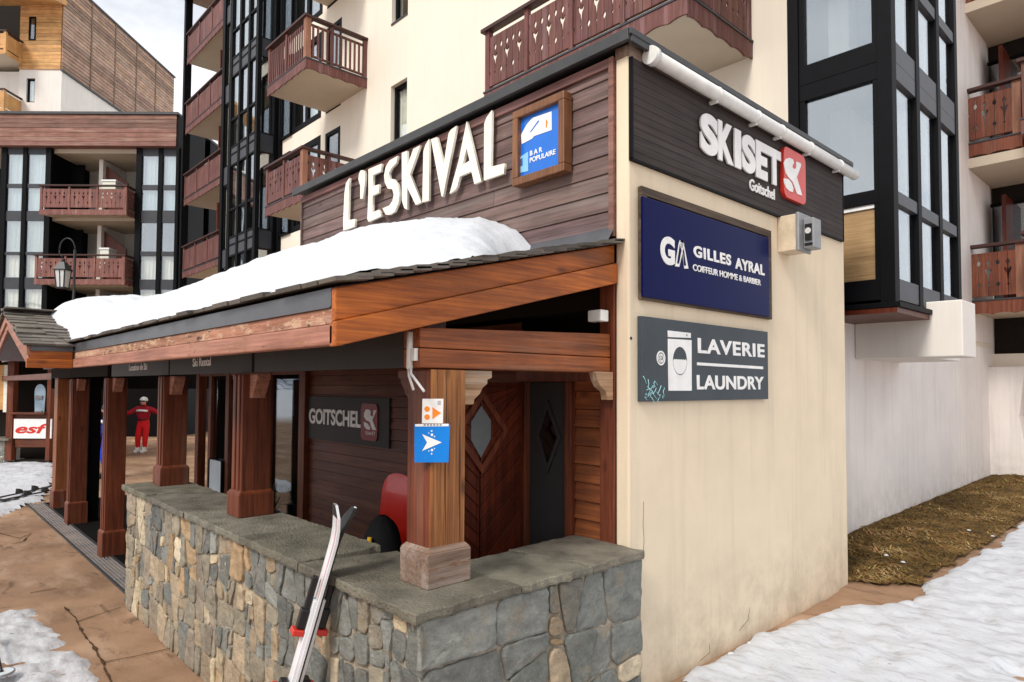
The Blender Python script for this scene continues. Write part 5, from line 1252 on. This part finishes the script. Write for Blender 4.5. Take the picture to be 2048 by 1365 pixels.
# pale board standing at the counter
def capsule(w, h, n=14, tail=.35):
    return [(w*math.cos(R(a)), h-w*1.6+w*1.6*math.sin(R(a))) for a in range(0, 181, 12)]+[(-w*.85, h*.35), (-w, .05), (-w*.6, 0), (w*.6, 0), (w, .05), (w*.85, h*.35)]
a = fro(67, 800, HT-.0)
t = thing('snowboard', local(a[0], HT+.25, .95), 'pale blue snowboard standing upright behind the hut counter', 'snowboard', rotz=-HEAD)
o = shape([capsule(.145, 1.15)], (Vector((0, 0, 0)), Vector((1, 0, 0)), Vector((0, 0, 1)), Vector((0, -1, 0))), .02, SURFB, 'deck', t)
for z in (.35, .75): m = MB(); m.box(-.09, .09, -.06, -.022, z, z+.1); m.build('binding', CONC, t, .01)
# street lamp: pole with an arched arm and hanging lantern
LP_ = 19.0; pl_ = fro(150, 500, LP_)[0]
t = thing('street_lamp', local(pl_, LP_), 'black street lamp with an arched arm and a hanging tapered lantern before the apartment block', 'street lamp', rotz=-HEAD)
zt_ = fro(150, 500, LP_)[1]; xa = fro(132, 500, LP_)[0]-pl_; xl = xa+fro(0, 0, LP_)[0]*0
m = MB(); m.tube([(0, 0, 0), (0, 0, 1.0), (0, 0, 1.05), (0, 0, zt_)], [.06, .06, .04, .035], 10); m.build('pole', BLACKM, t)
z1 = fro(135, 477, LP_)[1]; xq = fro(119, 500, LP_)[0]-pl_
m = MB(); arc = [(xq/2+abs(xq)/2*math.cos(R(a)), 0, zt_+(z1-zt_)*math.sin(R(a))) for a in range(0, 181, 12)]; m.tube(arc, .018, 8); m.tube([(xq, 0, zt_), (xq, 0, zt_-.18)], .014, 8); m.build('arm', BLACKM, t)
zl = fro(130, 540, LP_)[1]; zb = fro(130, 590-15, LP_)[1]; xc_ = fro(126, 540, LP_)[0]-pl_; hw = .175
m = MB(); m.hexa([(xc_-hw, -hw, zl), (xc_+hw, -hw, zl), (xc_+hw, hw, zl), (xc_-hw, hw, zl), (xc_-.07, -.07, zl+.22), (xc_+.07, -.07, zl+.22), (xc_+.07, .07, zl+.22), (xc_-.07, .07, zl+.22)]); m.tube([(xc_, 0, zl+.22), (xc_, 0, zl+.32)], .05, 8); m.box(xc_-hw, xc_+hw, -hw, hw, zl-.025, zl-.001); m.tube([(xc_, 0, zl+.32), (xq, 0, zt_-.1)], .015, 6); cap_ = m.build('lantern_roof', BLACKM, t)
m = MB(); h2 = .105; m.hexa([(xc_-h2, -h2, zb), (xc_+h2, -h2, zb), (xc_+h2, h2, zb), (xc_-h2, h2, zb), (xc_-hw+.03, -hw+.03, zl-.026), (xc_+hw-.03, -hw+.03, zl-.026), (xc_+hw-.03, hw-.03, zl-.026), (xc_-hw+.03, hw-.03, zl-.026)]); m.build('lantern_glass', M_flat('milky_lantern_glass', (.60, .62, .60), .3, .5), t)
m = MB()
for sx in (-1, 1):
    for sy in (-1, 1): m.bar((xc_+sx*h2, sy*h2, zb-.02), (xc_+sx*(hw-.03), sy*(hw-.03), zl), .025, .025, (1, 0, 0))
m.bar((xc_, -h2-.004, zb-.02), (xc_, -hw+.025, zl), .02, .02, (1, 0, 0)); m.box(xc_-h2-.02, xc_+h2+.02, -h2-.02, h2+.02, zb-.045, zb-.001); m.build('lantern_frame', BLACKM, t)
# drainpipe beyond the porch
a = fro(130, 900, 15.5)[0]
t = thing('drainpipe', local(a, 15.5), 'thin dark green upright pipe beyond the porch posts', 'pipe', rotz=-HEAD)
m = MB(); m.tube([(0, 0, 0), (0, 0, 3.2)], .05, 10); m.build('pipe', GREEN, t); m = MB(); m.tube([(0, 0, 1.0), (0, 0, 1.08)], .07, 10); m.tube([(0, 0, 2.4), (0, 0, 2.48)], .07, 10); m.build('collar', BLACKM, t)
m = MB(); a = fro(124, 900, 15.3)[0]; t = thing('stone_pillar', local(a, 15.3), 'short pale stone pillar beside the dark green pipe', 'pillar', rotz=-HEAD); m.box(-.10, .10, -.1, .1, 0, .95); m.build('shaft', CAPS, t, .01); m = MB(); m.box(-.13, .13, -.13, .13, .951, 1.0); m.build('cap', CAPS, t, .008)

# ================================================================== skis and boards
def ski_mesh(mb, L, w, tip=.13, rise=.045, th=.014, n=26, mat=None):
    """lies along +Y from 0 to L, top side +Z"""
    P1, P0 = [], []
    for k in range(n+1):
        s = k/n; y = s*L; ww = w*(.5+.16*(abs(s-.45)/.5)**2)
        z = 0
        if s > 1-tip: q = (s-(1-tip))/tip; z = rise*q*q; ww *= (1-q**5*.62)
        if s < .05: ww *= .75+.25*s/.05
        P1.append([(-ww, y, z+th), (0, y, z+th+.003), (ww, y, z+th)]); P0.append([(-ww, y, z), (0, y, z), (ww, y, z)])
    return P1, P0
def make_ski(name, base, tip, face, L, label, top, edge, bands=(), back=False):
    """tail at base, pointing to tip, top sheet turned towards 'face'"""
    t = thing(name, base, label, 'ski', 'pair of skis leaning on the stone wall')
    Y = (Vector(tip)-Vector(base)).normalized(); Z = (Vector(face)-Y*Vector(face).dot(Y)).normalized(); X = Y.cross(Z)
    M = Matrix(((X.x, Y.x, Z.x), (X.y, Y.y, Z.y), (X.z, Y.z, Z.z))); bs = Vector(base)
    def W_(p): return bs+M @ Vector(p)
    P1, P0 = ski_mesh(None, L, .085); th = .014
    m = MB(); m.grid([[W_(p) for p in r] for r in P0]); 
    for k in (0, 2):
        m.grid([[W_(r0[k]), W_(r1[k])] for r0, r1 in zip(P0, P1)], smooth=False)
    sk = m.build('ski_base', edge, t)
    m = MB(); m.grid([[W_(p) for p in r] for r in P1]); m.build('top_sheet', top, t)
    for (s0, s1, x0, x1, c) in bands:
        i0, i1 = int(s0*26), int(s1*26)
        m = MB(); q = []
        for k in range(i0, i1+1):
            a, b = Vector(P1[k][0]), Vector(P1[k][2]); q.append([W_(a.lerp(b, x0)+Vector((0, 0, .004))), W_(a.lerp(b, x1)+Vector((0, 0, .004)))])
        m.grid(q); m.build('stripe', c, t)
    m = MB()
    def bx(x0, x1, y0, y1, z0, z1): m.hexa([W_(p) for p in ((x0, y0, z0), (x1, y0, z0), (x1, y1, z0), (x0, y1, z0), (x0, y0, z1), (x1, y0, z1), (x1, y1, z1), (x0, y1, z1))])
    f = L*.62; r_ = L*.40
    bx(-.035, .035, r_-.10, f+.12, th, th+.018); m.build('binding_plate', top, t, .004)
    m = MB(); bx(-.014, .014, f+.0, f+.23, th+.018, th+.050); bx(-.024, .024, f-.03, f+.07, th+.018, th+.06); toe = m.build('toe_piece', BLACKM, t, .008)
    m = MB(); bx(-.034, .034, f-.06, f-.03, th+.02, th+.075); m.build('toe_cap', REDP, toe, .005)
    m = MB(); bx(-.038, .038, r_-.10, r_+.06, th+.018, th+.06); bx(-.032, .032, r_-.06, r_+.03, th+.06, th+.125); heel = m.build('heel_piece', BLACKM, t, .01)
    m = MB(); bx(-.042, .042, r_+.0, r_+.035, th+.06, th+.09); m.build('heel_cap', REDP, heel, .005)
    m = MB()
    for sx in (-1, 1): m.tube([W_((sx*.05, r_+.02, th+.03)), W_((sx*.062, r_-.10, .0)), W_((sx*.066, r_-.19, -.035))], .005, 6)
    m.build('brake_arm', BLACKM, heel)
    return t
b0 = onz(511, 1645, .0)
c0 = ony(652, 1152, 1.60); c0 = Vector((c0.x, 1.60, 1.16))
def on_line(px, py, a, d):     # nearest point of the line a+s*d to the pixel's ray
    r_ = ray(px, py).normalized(); w0 = a-CP; A_, B_, C_ = d.dot(d), d.dot(r_), 1; D_, E2 = d.dot(w0), r_.dot(w0)
    s = (B_*E2-C_*D_)/(A_*C_-B_*B_); return a+d*s
dd = (c0-b0).normalized(); tp = on_line(690, 1012, b0, dd); Ls = (tp-b0).length
fc = Vector((-.22, -.90, .30))
make_ski('ski', b0, tp, fc, Ls, 'white ski with red stripes and black bindings leaning on the slate wall cap', SKIW, SKIW, [(.05, .60, .62, .70, SKIR), (.05, .97, .80, .86, SKIR), (.60, .72, .05, .60, SKIP), (.08, .5, .12, .2, SKIP), (.965, 1.0, .0, 1.0, BLACKM)])
sh = ray(640, 1180).normalized(); sh = (sh-dd*sh.dot(dd))*.042-RH*.006
make_ski('ski', b0+sh, tp+sh, -fc, Ls-.004, 'ski turned away behind the white one, only black edge and tip showing', SKIW, BLACKM, [(.05, .9, .4, .6, SKIR)])
# red snowboard against the planks
xb0, xb1 = -4.99, -4.62; zt2 = ony(795, 940, 3.13).z
t = thing('snowboard', (-4.8, 3.05, 0), 'bright red snowboard with black bindings leaning by the near post', 'snowboard')
Q = Matrix.Translation((-4.72, 2.98, .10)) @ Matrix.Rotation(R(-7), 4, 'X')
o = shape([[(.235*math.copysign(abs(math.cos(R(a)))**.75, math.cos(R(a))), zt2-.12-.20+.20*math.sin(R(a))**.8) for a in range(0, 181, 9)]+[(-.215, .7), (-.235, .12), (-.12, 0), (.12, 0), (.235, .12), (.215, .7)]], (Vector((0, 0, 0)), Vector((1, 0, 0)), Vector((0, 0, 1)), Vector((0, -1, 0))), .016, REDB, 'deck', None); o.data.transform(Matrix.Translation((4.8, -3.05, 0)) @ Q); o.parent = t
for z in (.22, .66):
    m = MB()
    for q in ((-.10, .10, -.10, -.016, z, z+.14), (-.085, .085, -.02-.14, -.10, z+.01, z+.06), (-.11, -.085, -.16, -.03, z-.02, z+.17), (.085, .11, -.16, -.03, z-.02, z+.17)):
        i = len(m.v); m.box(*q)
        for k in range(i, len(m.v)): m.v[k] = Q @ m.v[k]
    m.build('binding', BLACKM, t, .012)
t = thing('rucksack', (-4.40, 2.75, .0), 'black rucksack with yellow straps in front of the red snowboard', 'rucksack')
P = []
for i in range(15):
    v = i/14; r = []
    for j in range(25):
        a = 2*math.pi*j/24; rr_ = math.sin(math.pi*min(.995, max(.03, v*.97+.02)))**.45; k = 1+.08*nz3(math.cos(a)*2, math.sin(a)*2, v*5)
        r.append((-4.40+.17*rr_*k*math.copysign(abs(math.cos(a))**.8, math.cos(a)), 2.76+.15*rr_*k*math.sin(a), .45+.66*v))
    P.append(r)
m = MB(); m.grid(P); m.build('body', M_flat('black_fabric', (.014, .014, .016), .85, .2), t)
m = MB(); m.tube([(-4.33, 2.61, .98), (-4.33, 2.585, .82), (-4.33, 2.60, .6)], .018, 7); m.build('strap', M_flat('yellow_strap', (.75, .45, .02), .7), t)
m = MB(); m.box(-5.1, -4.4, 2.62, 3.1, 0, .45); bn = thing('bench', (-4.75, 2.86, 0), 'low dark bench behind the wall carrying the black rucksack', 'bench'); 
m = MB(); m.box(-5.1, -4.4, 2.60, 3.0-.06, .40, .449); m.build('seat', DOORW, bn, .005); m = MB(); m.box(-5.05, -4.98, 2.64, 2.90, 0, .399); m.box(-4.52, -4.45, 2.64, 2.9, 0, .399); m.build('leg', DOORW, bn)
# skis lying flat on the snow of the square
for k, (p0, p1, lab) in enumerate((((-20, 1000), (78, 979), 'black ski lying flat on the snow of the square, the farther one'), ((-10, 1004), (76, 987), 'black ski lying flat on the snow of the square, the nearer one'))):
    a, b = onz(*p0, .075), onz(*p1, .075); b = a+(b-a).normalized()*1.65; a2 = b-(b-a).normalized()*1.65; yv = (b-a2).normalized(); xv = yv.cross(Vector((0, 0, 1)))
    t = thing('ski', a2, lab, 'ski', 'skis lying on the snow')
    P1, P0 = ski_mesh(None, 1.65, .075); g = lambda p: a2+xv*p[0]+yv*p[1]+Vector((0, 0, p[2]))
    m = MB(); m.grid([[g(p) for p in r] for r in P1]); m.grid([[g(p) for p in r] for r in P0]); m.build('blade', BLACKM, t)
    for s, nm in ((.62, 'toe_piece'), (.38, 'heel_piece')):
        m = MB(); m.hexa([g(p) for p in ((-.04, s*1.65, .016), (.04, s*1.65, .016), (.04, s*1.65+.13, .016), (-.04, s*1.65+.13, .016), (-.03, s*1.65, .10), (.03, s*1.65, .10), (.03, s*1.65+.09, .07), (-.03, s*1.65+.09, .07))]); m.build(nm, BLACKM, t, .008)
# ski pole with basket at the lower left corner
c = onz(2, 1352, .05); t = thing('ski_pole', c, 'ski pole lying on the grey slush with a pale round basket', 'ski pole')
m = MB(); m.tube([c+Vector((0, 0, .012)), c+Vector((0, 0, .028))], .075, 24); bsk = m.build('basket', M_flat('pale_basket', (.62, .66, .68), .4), t)
m = MB(); ring = [c+Vector((.075*math.cos(R(a)), .075*math.sin(R(a)), .022)) for a in range(0, 361, 15)]; m.tube(ring, .008, 6, caps=False); m.build('basket_rim', CONC, bsk); m = MB(); m.tube([c+Vector((0, 0, .029)), c+Vector((0, 0, .036))], .014, 10); m.build('hub', BLACKM, bsk)
e = onz(-10, 1277, .10); m = MB(); m.tube([c+Vector((0, 0, .03)), e], .009, 8); m.build('shaft', BLACKM, t); dv = (e-c).normalized(); m = MB(); m.tube([e-dv*.02, e+dv*.13], .017, 8); m.build('grip', BLACKM, t)

# ================================================================== people
def skin_body(name, joints, edges, mat, parent, sub=2):
    me = bpy.data.meshes.new(name); keys = list(joints); me.from_pydata([joints[k][0] for k in keys], [], [(keys.index(a), keys.index(b)) for a, b in edges])
    o = bpy.data.objects.new(name, me); COL.objects.link(o); me.materials.append(mat)
    sm = o.modifiers.new('skin', 'SKIN'); sm.use_smooth_shade = True
    for k, v in zip(keys, me.skin_vertices[0].data): v.radius = joints[k][1]; v.use_root = (k == keys[0])
    s = o.modifiers.new('sub', 'SUBSURF'); s.levels = sub; s.render_levels = sub
    dg = bpy.context.evaluated_depsgraph_get(); mesh = bpy.data.meshes.new_from_object(o.evaluated_get(dg)); bpy.data.objects.remove(o)
    for p in mesh.polygons: p.use_smooth = True
    ob = bpy.data.objects.new(name, mesh); COL.objects.link(ob); ob.parent = parent; return ob
def person(l, d, rot, label, cloth, top, helmet, arms, hip, jacket, s=1.0):
    t = thing('person', local(l, d), label, 'person', rotz=-HEAD+rot); t.scale = (s, s, s)
    J = {'pelvis': ((0, 0, .93), (.155, .12)), 'waist': ((0, 0, 1.08), (.15, .115)), 'chest': ((0, 0, 1.28), (.18, .13)), 'neck': ((0, 0, 1.45), (.07, .07)), 'head0': ((0, -.01, 1.54), (.075, .085)), 'head1': ((0, -.015, 1.66), (.085, .10))}
    E = [('pelvis', 'waist'), ('waist', 'chest'), ('chest', 'neck'), ('neck', 'head0'), ('head0', 'head1')]
    for sd, sg in (('l', -1), ('r', 1)):
        hp, kn, an, to = hip[sd]
        J['hip'+sd] = ((sg*.10, 0, .86), (.115, .115)); J['knee'+sd] = (kn, (.085, .09)); J['ank'+sd] = (an, (.065, .07)); E += [('pelvis', 'hip'+sd), ('hip'+sd, 'knee'+sd), ('knee'+sd, 'ank'+sd)]
        el, wr = arms[sd]; J['sh'+sd] = ((sg*.19, 0, 1.39), (.085, .085)); J['el'+sd] = (el, (.065, .065)); J['wr'+sd] = (wr, (.045, .045)); E += [('chest', 'sh'+sd), ('sh'+sd, 'el'+sd), ('el'+sd, 'wr'+sd)]
    skin_body('body', J, E, cloth, t)
    for sd, sg in (('l', -1), ('r', 1)):
        wr = Vector(arms[sd][1]); dv = (wr-Vector(arms[sd][0])).normalized(); H = {'w': (tuple(wr), (.030, .024)), 'p': (tuple(wr+dv*.07), (.040, .022))}; HE = [('w', 'p')]
        pv = dv.cross(Vector((0, 1, 0))).normalized()
        for f in range(4): q = wr+dv*.09+pv*(f-1.5)*.020; H['k%d' % f] = (tuple(q), (.011, .011)); H['t%d' % f] = (tuple(q+dv*(.055-.007*abs(f-1.3))+Vector((0, -.012, -.01))), (.009, .009)); HE += [('p', 'k%d' % f), ('k%d' % f, 't%d' % f)]
        q = wr+dv*.035+pv*.045; H['th'] = (tuple(q+dv*.03), (.011, .011)); HE += [('w', 'th')]
        skin_body('hand', H, HE, M_flat('pale_glove', (.55, .52, .48), .7) if 'pale_glove' not in MATS else MATS['pale_glove'], t, 1)
        an = Vector(hip[sd][2]); m = MB(); m.box(an.x-.055, an.x+.055, an.y-.20, an.y+.10, an.z-.115, an.z-.02); m.hexa([(an.x-.055, an.y-.07, an.z-.02), (an.x+.055, an.y-.07, an.z-.02), (an.x+.055, an.y+.10, an.z-.02), (an.x-.055, an.y+.10, an.z-.02), (an.x-.06, an.y-.06, an.z+.17), (an.x+.06, an.y-.06, an.z+.17), (an.x+.06, an.y+.09, an.z+.17), (an.x-.06, an.y+.09, an.z+.17)]); m.build('boot', top[1], t, .02)
    JK = {k: (v[0], tuple(r_*1.10+.006 for r_ in v[1])) for k, v in J.items() if k[:2] in ('sh', 'el', 'ch', 'wa', 'pe') and k != 'pelvis' or k in ('pelvis',)}
    for sd in 'lr': JK['cuff'+sd] = (tuple(Vector(J['el'+sd][0]).lerp(Vector(J['wr'+sd][0]), .85)), (.056, .056))
    skin_body('jacket', JK, [('pelvis', 'waist'), ('waist', 'chest')]+[e for sd in 'lr' for e in (('chest', 'sh'+sd), ('sh'+sd, 'el'+sd), ('el'+sd, 'cuff'+sd))], jacket, t)
    # face, helmet, jacket bands
    P = []
    for i in range(9):
        th = math.pi*.5*i/8*1.12; P.append([(.118*math.sin(th)*math.cos(R(j*15)), .005+.138*math.sin(th)*math.sin(R(j*15)), 1.665+.115*math.cos(th)) for j in range(25)])
    m = MB(); m.grid(P); m.build('helmet', helmet, t)
    P = [[(.088*math.sin(R(a))*math.cos(R(b))*1.02, -.03-.095*math.sin(R(a))*math.sin(R(b)), 1.60+.098*math.cos(R(a))) for b in range(15, 166, 15)] for a in range(35, 166, 13)]
    m = MB(); m.grid(P); f = m.build('face', SKIN, t)
    m = MB(); m.box(-.082, .082, -.135, -.10, 1.618, 1.665); m.build('goggles', BLACKM, t, .015)
    m = MB(); m.prism([(-.010, -.122, 1.612), (.010, -.122, 1.612), (.016, -.126, 1.575), (-.016, -.126, 1.575)], (0, -.022, 0)); m.build('nose', SKIN, f, .004); m = MB(); m.box(-.025, .025, -.126, -.118, 1.545, 1.552); m.build('mouth', DREDC, f)
    m = MB(); m.tube([(-.17, -.112, 1.33), (-.06, -.142, 1.345), (.06, -.142, 1.335), (.17, -.112, 1.325)], .035, 8); m.build('chest_band', top[0], t)
    m = MB(); m.tube([(-.145, -.02, 1.06), (-.10, -.115, 1.055), (.10, -.115, 1.055), (.145, -.02, 1.06)], .02, 7); m.build('belt', BLACKM, t)
    return t
a = fro(285, 905, 20.6)
person(a[0], 20.6, .15, 'person in a bright red ski suit and white helmet with arms held out sideways', REDC, (WPAINT, WPVC), WPVC,
       {'l': ((-.40, -.10, 1.25), (-.60, -.24, 1.30)), 'r': ((.42, .02, 1.27), (.60, -.14, 1.20))},
       {'l': (0, (-.13, -.05, .47), (-.15, .02, .12), 0), 'r': (0, (.09, -.06, .47), (.06, -.02, .12), 0)}, DREDC, .97)
a = fro(213, 960, 15.0)
person(a[0], 15.0, -.9, 'person in a blue ski jacket and trousers half hidden behind a porch post', BLUEC, (WPAINT, BLACKM), M_flat('dark_helmet', (.02, .02, .03), .4),
       {'l': ((-.28, -.05, 1.14), (-.24, -.22, .98)), 'r': ((.28, -.05, 1.14), (.24, -.24, 1.0))},
       {'l': (0, (-.11, -.07, .47), (-.12, .03, .12), 0), 'r': (0, (.11, -.03, .47), (.12, .02, .12), 0)}, M_flat('dark_blue_cloth', (.012, .035, .25), .8, .2), .95)
